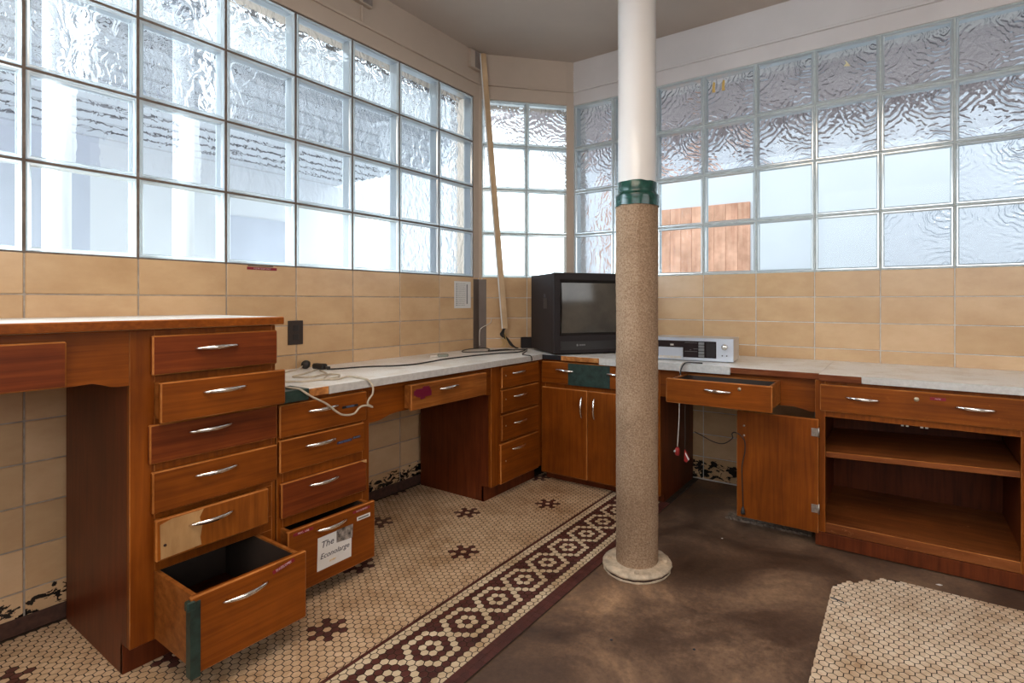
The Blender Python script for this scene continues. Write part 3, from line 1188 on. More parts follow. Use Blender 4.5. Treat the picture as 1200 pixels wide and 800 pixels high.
# ---- tall drawer unit
A = thing('drawer_cabinet', 'tall six-drawer orange wood cabinet at the left, its bottom drawer pulled wide open', 'cabinet', (FX_, 0.598, 0), PI / 2)
ya = 0.598
za = [(0.871, 0.988), (0.737, 0.855), (0.611, 0.727), (0.463, 0.588), (0.330, 0.452), (0.085, 0.297)]
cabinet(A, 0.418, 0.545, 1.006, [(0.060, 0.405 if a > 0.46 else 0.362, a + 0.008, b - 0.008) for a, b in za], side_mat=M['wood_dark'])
x0, x1 = 0.647 - ya, 1.014 - ya
outs = [0.0, 0.055, 0.0, 0.0, 0.022, 0.245]
hand = [(0.820, 0.945), (0.818, 0.815), (0.802, 0.690), (0.818, 0.551), (0.794, 0.413), (0.786, 0.258)]
dr = []
for i, ((a, b), o_, (hy, hz)) in enumerate(zip(za, outs, hand)):
    xa, xb = x0, x1
    if i == 1: xb = 1.012 - ya
    if i == 2: xa = 0.640 - ya
    if i >= 4: xb = 0.972 - ya
    if i == 5: hz = 0.252
    lb = {1: 'drawer pulled slightly open', 4: 'drawer ajar with a torn pale patch on its left end', 5: 'deep bottom drawer pulled wide open'}.get(i)
    d_ = add_drawer(A, xa, xb, a, b, o_, [(hy - ya, hz, -0.03)], depth=0.46, label=lb, m=M['wood_red'] if i in (0, 2) else (M['wood_light2'] if i == 4 else None))
    dr.append(d_)
# torn veneer patch on the fifth drawer
pm = MB().prism([(x0 + 0.012, 0.336), (x0 + 0.118, 0.340), (x0 + 0.115, 0.365), (x0 + 0.121, 0.40), (x0 + 0.113, 0.425), (x0 + 0.124, 0.447), (x0 + 0.04, 0.446), (x0 + 0.010, 0.437)], -0.0425, -0.0405, plane='xz')
pm.build('bare_patch', M['bare'], dr[4], label='bare pale wood where the veneer tore off')
kn = MB().lathe([(0.004, 0), (0.004, 0.002)], 10, (x0 + 0.022, -0.0425, 0.375), axis='y')
kn.build('screw_hole', M['rust'], dr[4])
# green tape on the corner of the open drawer, label strip
xg = x0
gt = MB()
gt.box(xg - 0.003, xg + 0.022, -0.2660, -0.2645, 0.078, 0.284, 0.0006)
gt.box(xg - 0.003, xg - 0.0005, -0.2655, -0.240, 0.080, 0.280, 0.0008)
gt.box(xg - 0.010, xg + 0.010, -0.2675, -0.246, 0.262, 0.288, 0.003)
gt.build('green_tape', M['green_dull'], dr[5], label='strip of faded dark green tape on the drawer corner')
ls = MB().box(-0.034, 0.034, -0.0012, 0, -0.0055, 0.0055, 0.0004).build('label_strip', M['redtape'], dr[5], (0.897 - ya, -0.2645, 0.278), label='small maroon embossed label strip')
ls.rotation_euler = (0, -0.20, 0)
lt = lettering('ENVELOPES', 0.0095, M['emboss'], dr[5], (0.897 - ya, -0.2660, 0.278), tilt=0.20)
lt.rotation_euler = (PI / 2, -0.20, 0)

# apron with drawer over the left kneehole
K1 = thing('kneehole_apron', 'wooden apron with one flush drawer over the left kneehole', 'drawer unit', (FX_, -0.42, 0), PI / 2)
ap = MB()
pts = [(0.0, 1.006), (0.0, 0.862)] + [(0.90, 0.862), (0.935, 0.864), (0.955, 0.858), (0.975, 0.850), (0.992, 0.848), (1.017, 0.848), (1.017, 1.006)]
ap.prism(pts, 0.0, 0.02, plane='xz')
ap.build('apron_board', M['wood_h'], K1)
add_drawer(K1, 0.30, 0.459 + 0.42, 0.863, 0.984, 0.0, [(0.59, 0.925)], m=M['wood_red'], label='flush drawer with a scratched dark front')
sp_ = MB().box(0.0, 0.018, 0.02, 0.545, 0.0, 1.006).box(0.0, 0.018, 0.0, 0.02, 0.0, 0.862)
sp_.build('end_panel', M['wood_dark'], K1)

# ---- tall worktop
T1 = thing('tall_worktop', 'high white laminate worktop with orange wood edge at the left', 'worktop', (XL + 0.001, -0.45, 0))
MB().box(0, 0.590 - 0.0, 0, 1.482, 1.007, 1.0345, 0.0015).build('top_panel', M['laminate'], T1)
MB().box(0.590, 0.603, 0, 1.4825, 1.008, 1.0350, 0.003, 0, 1).build('edge_band', [M['wood_h'], M['edge']], T1)

# ---- low drawer unit
B = thing('drawer_cabinet', 'low four-drawer cabinet beside the tall one, card with handwriting on its open bottom drawer', 'cabinet', (FX_, 1.021, 0), PI / 2)
yb = 1.021
zb = [(0.605, 0.722), (0.480, 0.597), (0.318, 0.444), (0.060, 0.288)]
cabinet(B, 0.384, 0.545, 0.737, [(0.022, 0.352, a + 0.008, b - 0.008) for a, b in zb], z_toe=0.05)
xb1 = 1.381 - yb
hb = [(1.187, 0.686), (1.177, 0.560), (1.191, 0.4115), (1.188, 0.2575)]
bo = [0, 0, 0.0, 0.052]
db = []
for i, ((a, b), (hy, hz)) in enumerate(zip(zb, hb)):
    xa = 0.001 + (0.006 if i == 2 else 0)
    lb = {3: 'bottom drawer slightly open with a white card taped on', 2: 'scratched drawer with a chipped upper corner'}.get(i)
    db.append(add_drawer(B, xa, xb1 - (0.01 if i == 1 else 0), a, b, bo[i], [(hy - yb, hz, -0.02)], depth=0.44, label=lb, m=M['wood_red'] if i == 2 else None))
MB().prism([(xb1 - 0.03, 0.4445), (xb1 - 0.002, 0.4445), (xb1 - 0.0015, 0.431), (xb1 - 0.012, 0.434), (xb1 - 0.026, 0.4415)], -0.0200, -0.0188, plane='xz').build('bare_chip', M['bare'], db[2])


def strip(parent, x, y, z, w, h, m, body, tilt=0.0, em=None, lab=None, size=None):
    s_ = MB().box(-w / 2, w / 2, -0.0012, 0, -h / 2, h / 2, 0.0004).build('label_strip', m, parent, (x, y, z), label=lab)
    s_.rotation_euler = (0, -tilt, 0)
    lettering(body, size or h * 0.85, em or M['emboss'], parent, (x, y - 0.0016, z), tilt)
    return s_


strip(db[0], 1.303 - yb, -0.019, 0.673, 0.070, 0.010, M['blacktape_shadow'], 'MARKERS', 0, M['emboss_blue'], 'black embossed label strip')
strip(db[1], 1.278 - yb, -0.019, 0.540, 0.066, 0.010, M['bluetape'], 'PENS PENCILS', 0.02, M['emboss_blue'], 'navy embossed label strip')
strip(db[1], 1.332 - yb, -0.019, 0.545, 0.034, 0.010, M['blacktape_shadow'], 'ERASERS', 0, M['emboss_blue'], 'short black embossed label strip')
yo = -0.071
strip(db[3], 1.077 - yb, yo, 0.2715, 0.074, 0.0105, M['redtape'], 'MISC.  LAB', 0.0, lab='maroon embossed label strip')
strip(db[3], 1.317 - yb, yo, 0.2705, 0.078, 0.010, M['redtape'], 'CUT & SEWN', 0.0, lab='narrow maroon embossed label strip')
# white framed label holder
lh = MB().box(1.296 - yb, 1.357 - yb, yo - 0.0015, yo, 0.232, 0.247, 0.0005).build('label_holder', M['white'], db[3], label='small white label holder')
MB().box(1.301 - yb, 1.349 - yb, yo - 0.0022, yo - 0.0014, 0.2365, 0.2425).build('holder_slot', M['grey'], db[3])
# card
cd = MB().prism([(1.129 - yb, 0.106), (1.270 - yb, 0.107), (1.272 - yb, 0.228), (1.132 - yb, 0.226)], yo - 0.0018, yo - 0.0003, plane='xz')
cd = cd.build('card', M['white'], db[3], label='white card with handwriting and a small photograph')
lettering('The', 0.034, M['ink'], db[3], (1.168 - yb, yo - 0.0022, 0.196), 0.05, shear=0.3)
lettering('Econolarge', 0.027, M['ink'], db[3], (1.200 - yb, yo - 0.0022, 0.155), 0.02, shear=0.3)
lettering('order', 0.012, M['yellow'], db[3], (1.190 - yb, yo - 0.0022, 0.128), 0.0, shear=0.3)
MB().prism([(1.207 - yb, 0.183), (1.274 - yb, 0.178), (1.277 - yb, 0.229), (1.207 - yb, 0.230)], yo - 0.0028, yo - 0.0019, plane='xz').build('photo_print', M['photo_print'], db[3])

# ---- kneehole apron + drawer between the two lower cabinets
Kn = thing('kneehole_apron', 'wooden apron with a half open drawer over the middle kneehole', 'drawer unit', (FX_, 1.4065, 0), PI / 2)
yk = 1.4065
ap = MB()
pts = [(0.0, 0.737), (0.0, 0.583), (0.045, 0.584), (0.075, 0.590), (0.105, 0.600), (0.150, 0.604), (0.66, 0.604), (0.70, 0.598), (0.735, 0.588), (0.772, 0.583), (0.772, 0.737)]
ap.prism([p for p in pts], 0.004, 0.022, plane='xz')
ap.build('apron_board', M['wood_h'], Kn)
dc = add_drawer(Kn, 1.574 - yk, 2.072 - yk, 0.610, 0.724, 0.045, [(1.80 - yk, 0.687, -0.02)], depth=0.04, m=M['wood_light'], label='pale grained drawer slightly open with maroon tape')
tp = MB()
for (a, b, c_, d_) in ((1.588, 1.640, 0.675, 0.697), (1.600, 1.682, 0.668, 0.702), (1.612, 1.690, 0.664, 0.690), (1.640, 1.676, 0.690, 0.709), (1.625, 1.650, 0.655, 0.668)):
    tp.box(a - yk, b - yk, -0.0655 - 0.0002 * len(tp.v) / 24, -0.0638, c_, d_, 0.0003)
tp.build('tape_patch', M['redtape2'], dc, label='overlapping strips of dark maroon tape')

# ---- far left drawer column
Dd = thing('drawer_cabinet', 'four-drawer column at the far left corner beside the corner cabinet', 'cabinet', (FX_, 2.180, 0), PI / 2)
yd = 2.180
zd = [(0.610, 0.727), (0.475, 0.600), (0.321, 0.462), (0.088, 0.306)]
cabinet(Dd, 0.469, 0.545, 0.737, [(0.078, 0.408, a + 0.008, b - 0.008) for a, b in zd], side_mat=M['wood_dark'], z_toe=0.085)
hd = [(2.398, 0.6875), (2.409, 0.556), (2.409, 0.407), (2.394, 0.264)]
for (a, b), (hy, hz) in zip(zd, hd):
    d_ = add_drawer(Dd, (2.249 if a > 0.1 else 2.238) - yd, 2.598 - yd, a, b, 0, [(hy - yd, hz, -0.02)])
    MB().lathe([(0.0045, 0), (0.0035, 0.0015)], 10, (2.282 - yd, -0.019, (a + b) / 2 + 0.01), axis='y').build('keyhole', M['brass'], d_)

# ---- low worktop, left run
LW = thing('low_worktop', 'low white laminate worktop along the left wall, cords lying on it', 'worktop', (XL, 1.020, 0))
MB().prism([(0.001, 0.0), (0.596, 0.0), (0.596, 1.600), (0.596, 2.16), (0.478, 2.16), (0.001, 1.694)], 0.7385, 0.768, plane='xy').build('top_panel', M['laminate'], LW)
MB().box(0.5965, 0.603, 0.186, 1.597, 0.7375, 0.7685, 0.001).build('edge_band', M['lam_edge'], LW)
MB().box(0.5965, 0.602, 0.105, 0.185, 0.738, 0.767, 0.002).build('chipped_edge', M['chip'], LW, label='broken edge showing orange wood')
MB().box(0.5965, 0.604, 0.0, 0.104, 0.728, 0.7695, 0.002).box(0.48, 0.603, 0.0, 0.104, 0.7685, 0.7698).build('green_tape', M['green_dull'], LW, label='dark green tape wrapped over the worktop edge')

# ---- corner cabinet under the television
FY_ = 2.648
Ec = thing('corner_cabinet', 'wide corner cabinet with two doors and a green taped drawer under the television', 'cabinet', (-1.857, FY_, 0), 0)
xe = -1.857
cabinet(Ec, 0.772, 0.525, 0.737, [(0.03, 0.655, 0.065, 0.560), (0.03, 0.655, 0.605, 0.725)], z_toe=0.048, toe=0.06, side_mat=M['wood_dark'])
de = add_drawer(Ec, 0.014, 0.690, 0.598, 0.728, 0.0, [(-1.675 - xe, 0.680, 0.03), (-1.335 - xe, 0.680, 0.03)], label='wide drawer partly covered with dark green tape')
MB().box(-1.652 - xe, -1.375 - xe, -0.0212, -0.0190, 0.597, 0.724, 0.001).build('green_tape', M['green_dull'], de, label='broad dark green tape across the drawer')
for xa, xb, hx in ((0.014, 0.3325, -1.557 - xe), (0.3355, 0.650, -1.473 - xe)):
    dd_ = MB().box(xa, xb, -0.0192, -0.0006, 0.058, 0.572, 0.004, 0, 1).build('door', [M['wood'], M['edge']], Ec)
    handle(dd_, hx, -0.019, 0.474, vert=True)

# ---- kneehole on the right with a pulled drawer
Kr = thing('kneehole_apron', 'wooden apron with a pulled-out drawer over the right kneehole', 'drawer unit', (-1.084, FY_, 0), 0)
xk = -1.084
ap = MB()
ap.prism([(0, 0.737), (0, 0.583), (0.06, 0.583), (0.09, 0.592), (0.12, 0.600), (0.60, 0.600), (0.66, 0.600), (0.70, 0.592), (0.73, 0.584), (0.754, 0.584), (0.754, 0.737)], 0.0, 0.02, plane='xz')
ap.build('apron_board', M['wood_h'], Kr)
df = add_drawer(Kr, -0.953 - xk, -0.470 - xk, 0.606, 0.722, 0.232, [(-0.705 - xk, 0.682, 0.02)], depth=0.23, label='empty drawer pulled well out')
MB().lathe([(0.008, 0), (0.008, 0.002), (0.005, 0.004)], 16, (-0.608 - xk, -0.251, 0.699), axis='y').build('lock', M['brass'], df)

# ---- open cupboard on the right
FG = 2.607
Gc = thing('open_cupboard', 'open orange wood cupboard with a sagging shelf and its door swung back, at the right', 'cabinet', (-0.3285, FG, 0), 0)
xg = -0.3285
W_ = 0.92
t = 0.018
c = MB()
c.box(0, t, 0.02, 0.57, 0.0, 0.737, 0.001)
c.box(W_ - t, W_, 0.02, 0.57, 0.0, 0.737, 0.001)
c.box(0.72, 0.735, 0.02, 0.57, 0.10, 0.737, 0.001)
c.box(t, W_ - t, 0.562, 0.57, 0.02, 0.737)
c.build('carcass', M['wood_dark'], Gc)
f = MB()
f.box(0, 0.040, 0, 0.02, 0.062, 0.737, 0.0012, 0, 1)
f.box(0.704, W_, 0, 0.02, 0.062, 0.737, 0.0012, 0, 1)
f.box(0.0398, 0.7042, 0.0002, 0.0195, 0.577, 0.602, 0.0012, 0, 1)
f.box(0.0398, 0.7042, 0.0002, 0.0195, 0.72, 0.737, 0.0012, 0, 1)
f.build('face_frame', [M['wood'], M['edge']], Gc)
MB().box(0, W_, 0.0005, 0.018, 0.0, 0.061, 0.001).build('toe_kick', M['wood_dark'], Gc)
MB().box(0.0400, 0.704, 0.0008, 0.02, 0.063, 0.106, 0.002, 0, 1).box(t, 0.72, 0.02, 0.56, 0.088, 0.106).build('bottom_deck', [M['shelfwood'], M['edge']], Gc)
sh = MB()
mt = Matrix.Rotation(-0.040, 4, 'Y')
sh.box(0.0, 0.700, 0, 0.53, -0.012, 0.012, 0.002, 0, 1, mtx=Matrix.Translation((0.019, 0.026, 0.402)) @ mt)
sh.build('shelf', [M['shelfwood'], M['edge']], Gc, label='sagging dusty middle shelf')
dg_ = add_drawer(Gc, 0.021, 0.800, 0.604, 0.722, 0.0, [(-0.144 - xg, 0.672, 0.02), (0.237 - xg, 0.672, 0.02)], m=M['wood_scuffed'], label='wide drawer with two handles and a scuffed left end')
MB().lathe([(0.0095, 0), (0.0095, 0.002), (0.006, 0.0035)], 18, (0.048 - xg, -0.019, 0.690), axis='y').build('lock', M['brass'], dg_)
strip(dg_, 0.119 - xg, -0.019, 0.698, 0.052, 0.012, M['redtape'], 'PAPER', 0.0, lab='short maroon embossed label strip', size=0.007)
# catches under the rail
ct = MB()
for xx in (-0.005, 0.012, 0.062, 0.079):
    ct.box(xx - xg, xx + 0.010 - xg, 0.022, 0.034, 0.566, 0.577, 0.001)
ct.build('door_catch', M['white'], Gc)['kind'] = 'stuff'
# door swung back flat in front of the kneehole
do = MB().box(-0.338, 0.016, -0.029, -0.010, 0.062, 0.566, 0.003, 0, 1).build('door', [M['wood_h'] if False else M['wood'], M['edge']], Gc, label='cupboard door swung fully back')
for z in (0.508, 0.170):
    hg = MB()
    hg.box(-0.012, 0.018, -0.0310, -0.0288, z - 0.018, z + 0.018, 0.0005)
    hg.tube([(0.018, -0.030, z - 0.022), (0.018, -0.030, z + 0.022)], 0.0035, 8)
    hg.build('hinge', M['steel'], do)
for z in (0.452, 0.498):
    MB().lathe([(0.005, 0), (0.005, 0.001)], 10, (-0.304, -0.029, z), axis='y').build('screw', M['steel'], do)

# ---- right worktops
Rw = thing('low_worktop', 'white laminate worktop under the television and silver stereo, front edge chipped', 'worktop', (-1.8345, 2.615, 0))
X0 = -1.8345
MB().prism([(0.0, 0.012), (0.14, 0.012), (0.15, 0.0), (1.5235, 0.0), (1.5235, 0.576), (-0.126, 0.576), (-0.0005, 0.574)] if False else
           [(0.0005, 0.012), (0.14, 0.012), (0.15, 0.0), (1.5225, 0.0), (1.5225, 0.576), (0.0005, 0.576)], 0.7385, 0.768, plane='xy').build('top_panel', M['laminate'], Rw)
MB().box(0.001, 0.1385, 0.004, 0.0115, 0.739, 0.7675, 0.002).build('shadow_edge', M['blacktape_shadow'], Rw, label='dark strip painting the television shadow onto the worktop edge')  # shade under the television painted as a black strip
MB().box(0.145, 0.40, -0.0075, -0.0005, 0.739, 0.767, 0.003).build('chipped_edge', M['chip'], Rw, label='orange broken edge in front of the television')
MB().box(0.401, 1.128, -0.0075, -0.0005, 0.730, 0.7685, 0.001).build('edge_band', M['lam_edge'], Rw)
MB().box(1.129, 1.522, -0.004, -0.0005, 0.7375, 0.766, 0.002).build('bare_edge', M['band_brown'], Rw, label='brown edge where the laminate is gone')
Rw2 = thing('low_worktop', 'white laminate worktop on the open cupboard at the right', 'worktop', (-0.3105, 2.585, 0))
MB().box(0.0, 1.10, 0.0, 0.606, 0.7385, 0.768, 0.0005).build('top_panel', M['laminate'], Rw2)
MB().box(0.165, 1.10, -0.0075, -0.0005, 0.738, 0.7685, 0.001).build('edge_band', M['lam_edge'], Rw2)
MB().box(0.0, 0.164, -0.004, -0.0005, 0.7375, 0.766, 0.002).build('bare_edge', M['band_brown'], Rw2, label='brown edge where the laminate is gone')

# ------------------------------------------------------------------ column
PC = (-0.9175, 1.993)
Pc = thing('support_column', 'round white steel column wrapped in tan carpet, in the middle of the room', 'column', (PC[0], PC[1], -0.006))
MB().lathe([(0.077, 0.03), (0.077, CEIL + 0.005)], 56).build('pipe', M['pole'], Pc, label='white glossy pipe')
random.seed(11)
def wob(k, j, amt):
    return amt * (noise.noise(Vector((math.cos(k) * 3, math.sin(k) * 3, j * 1.7))))
seg, rows = 96, 150
vs = []; fs = []
for j in range(rows + 1):
    z = 0.026 + (1.494 - 0.026) * j / rows
    for k in range(seg):
        a = 2 * PI * k / seg
        r = 0.0855 + 0.0016 * noise.noise(Vector((math.cos(a) * 4, math.sin(a) * 4, z * 5))) + random.uniform(-0.0011, 0.0011)
        if j == 0: r += 0.004
        vs.append((r * math.cos(a), r * math.sin(a), z))
for j in range(rows):
    for k in range(seg):
        k2 = (k + 1) % seg
        fs.append([j * seg + k, j * seg + k2, (j + 1) * seg + k2, (j + 1) * seg + k])
MB().add(vs, fs, 0, True).build('carpet_wrap', M['carpet'], Pc, label='tan shag carpet wrapped around the lower column')
# tape
vs = []; fs = []
seg = 72
prof = [(0.0895, 1.481), (0.0900, 1.498), (0.0905, 1.508), (0.0895, 1.513), (0.0905, 1.518), (0.0885, 1.527), (0.081, 1.533), (0.0805, 1.540), (0.0800, 1.576), (0.0785, 1.578)]
for j, (r, z) in enumerate(prof):
    for k in range(seg):
        a = 2 * PI * k / seg
        rr = r + 0.0012 * noise.noise(Vector((math.cos(a) * 5, math.sin(a) * 5, j * 0.9)))
        zz = z + 0.005 * noise.noise(Vector((math.cos(a) * 2, math.sin(a) * 2, 3.0 if j > 6 else 8.0)))
        vs.append((rr * math.cos(a), rr * math.sin(a), zz))
for j in range(len(prof) - 1):
    for k in range(seg):
        k2 = (k + 1) % seg
        fs.append([j * seg + k, j * seg + k2, (j + 1) * seg + k2, (j + 1) * seg + k])
MB().add(vs, fs, 0, True).build('green_tape', M['green'], Pc, label='dark green tape holding the carpet')
# flange
vs = []; fs = []
seg = 90
prof = [(0.132, 0.0), (0.138, 0.006), (0.134, 0.010), (0.126, 0.011), (0.126, 0.0155), (0.138, 0.018), (0.141, 0.024), (0.138, 0.030), (0.122, 0.033), (0.095, 0.034), (0.086, 0.036), (0.05, 0.036)]
for j, (r, z) in enumerate(prof):
    for k in range(seg):
        a = 2 * PI * k / seg
        rr = r + (0.004 * noise.noise(Vector((math.cos(a) * 6, math.sin(a) * 6, j * 0.7))) if j < len(prof) - 3 else 0)
        vs.append((rr * math.cos(a), rr * math.sin(a), z))
for j in range(len(prof) - 1):
    for k in range(seg):
        k2 = (k + 1) % seg
        fs.append([j * seg + k, j * seg + k2, (j + 1) * seg + k2, (j + 1) * seg + k])
fm = [1 if 2 * seg <= i < 5 * seg else 0 for i in range(len(fs))]
MB().add(vs, fs, fm, True).build('base_flange', [M['flange'], M['rust']], Pc, label='round flaking white base flange')
for a in (-1.15, 0.42, 2.0, 3.6):
    bx_, by_ = 0.112 * math.cos(a), 0.112 * math.sin(a)
    MB().lathe([(0.011, 0.033), (0.011, 0.040), (0.008, 0.042)], 6, (bx_, by_, 0), smooth=False).build('bolt_head', M['flange'], Pc)

# ------------------------------------------------------------------ television
TVA = math.radians(54)
TV = thing('television', 'bulky black tube television standing on the corner worktop behind the column', 'television', (-1.722, 2.583, 0.7688), TVA)
w, hgt, dep = 0.51, 0.490, 0.43
b = MB()
b.prism([(0, 0.03), (w, 0.03), (w, 0.22), (w - 0.22, dep), (0.0, dep)], 0.012, hgt - 0.004, plane='xy')
b.box(0.03, w - 0.03, 0.05, 0.30, 0.0, 0.014)
# front bezel frame
b.box(0, w, 0, 0.032, hgt - 0.046, hgt, 0.004)
b.box(0, w, 0, 0.032, 0.008, 0.118, 0.004)
b.box(0, 0.042, 0, 0.0318, 0.11, hgt - 0.04, 0.004)
b.box(w - 0.042, w, 0, 0.0318, 0.11, hgt - 0.04, 0.004)
b.build('housing', M['tv'], TV)
ib = MB()      # inner sloping bezel
o_ = [(0.042, 0.118), (w - 0.042, 0.118), (w - 0.042, hgt - 0.046), (0.042, hgt - 0.046)]
i_ = [(0.058, 0.130), (w - 0.058, 0.130), (w - 0.058, hgt - 0.060), (0.058, hgt - 0.060)]
ib.add([(x, 0.003, z) for x, z in o_] + [(x, 0.020, z) for x, z in i_], [[i, (i + 1) % 4, 4 + (i + 1) % 4, 4 + i] for i in range(4)], 0)
ib.build('inner_bezel', M['tv2'], TV)
sc = MB()
nx, nz = 14, 12
vs = []; fs = []
for j in range(nz + 1):
    for i in range(nx + 1):
        u = i / nx * 2 - 1; v = j / nz * 2 - 1
        vs.append((w / 2 + u * (w / 2 - 0.057), 0.020 - 0.014 * (1 - 0.5 * (u * u + v * v)), 0.130 + (hgt - 0.190) * (v + 1) / 2))
for j in range(nz):
    for i in range(nx):
        a = j * (nx + 1) + i
        fs.append([a, a + 1, a + nx + 2, a + nx + 1])
sc.add(vs, fs, 0, True)
sc.build('screen', M['screen'], TV, label='dusty grey curved screen')
MB().box(0.045, w - 0.045, -0.0015, 0.0, 0.030, 0.082, 0.001).build('control_flap', M['tv2'], TV)
bd = MB().lathe([(0.007, 0), (0.006, 0.0015)], 16, (0.150, -0.0008, 0.058), axis='y')
for k in range(5):
    bd.box(0.163 + k * 0.008, 0.169 + k * 0.008, -0.0022, -0.0012, 0.054, 0.062)
bd.build('badge', M['grey'], TV, label='small grey badge')
MB().box(-0.0012, 0.0, 0.150, 0.180, hgt - 0.145, hgt - 0.125).build('side_vent', M['ext_dark'], TV)
MB().box(-0.001, 0.0, 0.120, 0.185, hgt - 0.215, hgt - 0.150).build('side_plate', M['tv2'], TV)

# ------------------------------------------------------------------ stereo
SA = math.atan2(0.061, 0.391) * 0.75
St = thing('cassette_stereo', 'silver cassette stereo receiver on the right worktop beside the column', 'stereo', (-1.162, 2.728, 0.768), SA)
MB().box(0, 0.43, 0.012, 0.205, 0.006, 0.124, 0.002).build('case', M['silver_case'], St, label='worn silver case')
MB().box(0.0, 0.431, 0.0, 0.0118, 0.004, 0.125, 0.002).build('faceplate', M['silver'], St)
MB().box(0.03, 0.344, -0.0012, 0.0, 0.020, 0.108, 0.0004).build('dark_panel', M['blackglass'], St)
cs = MB().box(0.036, 0.170, -0.009, -0.0014, 0.012, 0.072, 0.0015).build('cassette_door', M['silver'], St, label='silver cassette door')
ky = MB()
for k in range(6):
    ky.box(0.040 + k * 0.0205, 0.0585 + k * 0.0205, -0.013, -0.0092, 0.013, 0.026, 0.001)
ky.build('keys', M['silver_case'], cs)
MB().box(0.100, 0.118, -0.0022, -0.0013, 0.081, 0.090).build('badge', M['silver_case'], St)
tn = MB()
tn.box(0.178, 0.245, -0.0024, -0.0013, 0.098, 0.0995)
tn.box(0.178, 0.245, -0.0024, -0.0013, 0.052, 0.0535)
tn.box(0.205, 0.214, -0.0024, -0.0013, 0.060, 0.0615)
tn.box(0.225, 0.248, -0.0024, -0.0013, 0.066, 0.0675)
tn.build('tuner_scale', M['grey'], St)
bt = MB()
for k in range(5):
    bt.box(0.252, 0.282, -0.0055, -0.0013, 0.024 + k * 0.0165, 0.0375 + k * 0.0165, 0.001)
bt.build('preset_buttons', M['grey'], St)
MB().box(0.292, 0.338, -0.0026, -0.0013, 0.026, 0.102, 0.0004).build('display_window', M['tv'], St)
MB().lathe([(0.0165, 0), (0.0165, 0.012), (0.0145, 0.016), (0.0145, 0.0162)], 28, (0.387, -0.0003, 0.082), axis='y').build('volume_knob', M['chrome'], St)
jk = MB().lathe([(0.0035, 0), (0.0035, 0.0012)], 12, (0.374, -0.0003, 0.036), axis='y').lathe([(0.0035, 0), (0.0035, 0.0012)], 12, (0.397, -0.0003, 0.036), axis='y')
jk.build('jack_sockets', M['ext_dark'], St)
for xx in (0.03, 0.40):
    for yy in (0.03, 0.18):
        MB().lathe([(0.01, 0.0005), (0.01, 0.007)], 12, (xx, yy, 0)).build('foot', M['ext_dark'], St)

# ------------------------------------------------------------------ cords
def cord(name, pts, r, m, label, cat, sub=6):
    o = MB().tube(spline(pts, sub), r, 7).build(name, m)
    return tag(o, label, cat)


zt = 0.7715
Bk = thing('extension_cord', 'long black extension cord running along the low worktop', 'cord', (-2.336, 1.478, 0.768))
def rel(pts, o):
    return [(p[0] - o[0], p[1] - o[1], p[2] - o[2]) for p in pts]
o0 = (-2.336, 1.478, 0.768)
MB().tube(spline(rel([(-2.262, 1.479, zt), (-2.23, 1.52, zt), (-2.205, 1.60, zt), (-2.165, 1.665, zt), (-2.105, 1.73, zt), (-2.067, 1.831, zt), (-2.085, 1.959, zt), (-2.11, 2.098, zt), (-2.107, 2.287, zt), (-2.095, 2.374, zt), (-2.067, 2.504, zt), (-2.02, 2.60, zt), (-2.036, 2.70, zt), (-2.09, 2.80, zt)], o0)), 0.0036, 8).build('cable', M['black_cord'], Bk)
pl = MB().box(-0.045, 0.030, -0.016, 0.016, 0.0, 0.026, 0.006).box(0.030, 0.060, -0.006, 0.006, 0.004, 0.016, 0.003)
pl = pl.build('socket', M['black_cord'], Bk, (0.028, 0.0, 0.0005), 0.12)
cord('black_cable', [(-2.06, 2.78, zt + 0.004), (-2.13, 2.66, zt + 0.004), (-2.20, 2.56, zt), (-2.29, 2.44, zt), (-2.37, 2.50, zt), (-2.415, 2.62, zt), (-2.385, 2.72, zt), (-2.30, 2.68, zt), (-2.20, 2.56, zt + 0.005), (-2.15, 2.66, zt + 0.008), (-2.12, 2.72, zt)], 0.003, M['black_cord'],
     'looped black cable lying in the far left corner of the worktop', 'cord')
cord('black_cable', [(-2.02, 2.72, zt), (-1.955, 2.60, zt), (-1.905, 2.52, zt), (-1.865, 2.50, zt), (-1.832, 2.50, 0.770), (-1.822, 2.50, 0.757), (-1.821, 2.50, 0.742)], 0.003, M['black_cord'],
     'short black cable end drooping over the worktop edge near the television', 'cord')
PcT = thing('extension_cord', 'tangled dirty white cord on the low worktop hanging over its edge', 'cord', (-1.95, 1.2, 0.768))
o0 = (-1.95, 1.2, 0.768)
zw = 0.7725
MB().tube(spline(rel([(-2.281, 1.440, zw), (-2.19, 1.32, zw), (-2.151, 1.250, zw), (-2.10, 1.262, zw), (-2.079, 1.30, zw), (-2.10, 1.36, zw), (-2.055, 1.395, zw), (-1.995, 1.36, zw), (-1.955, 1.31, zw + 0.004), (-1.96, 1.27, zw + 0.002), (-2.04, 1.33, zw), (-2.12, 1.385, zw), (-2.24, 1.43, zw)], o0)), 0.0036, 7).build('cable_coil', M['pale_cord'], PcT)
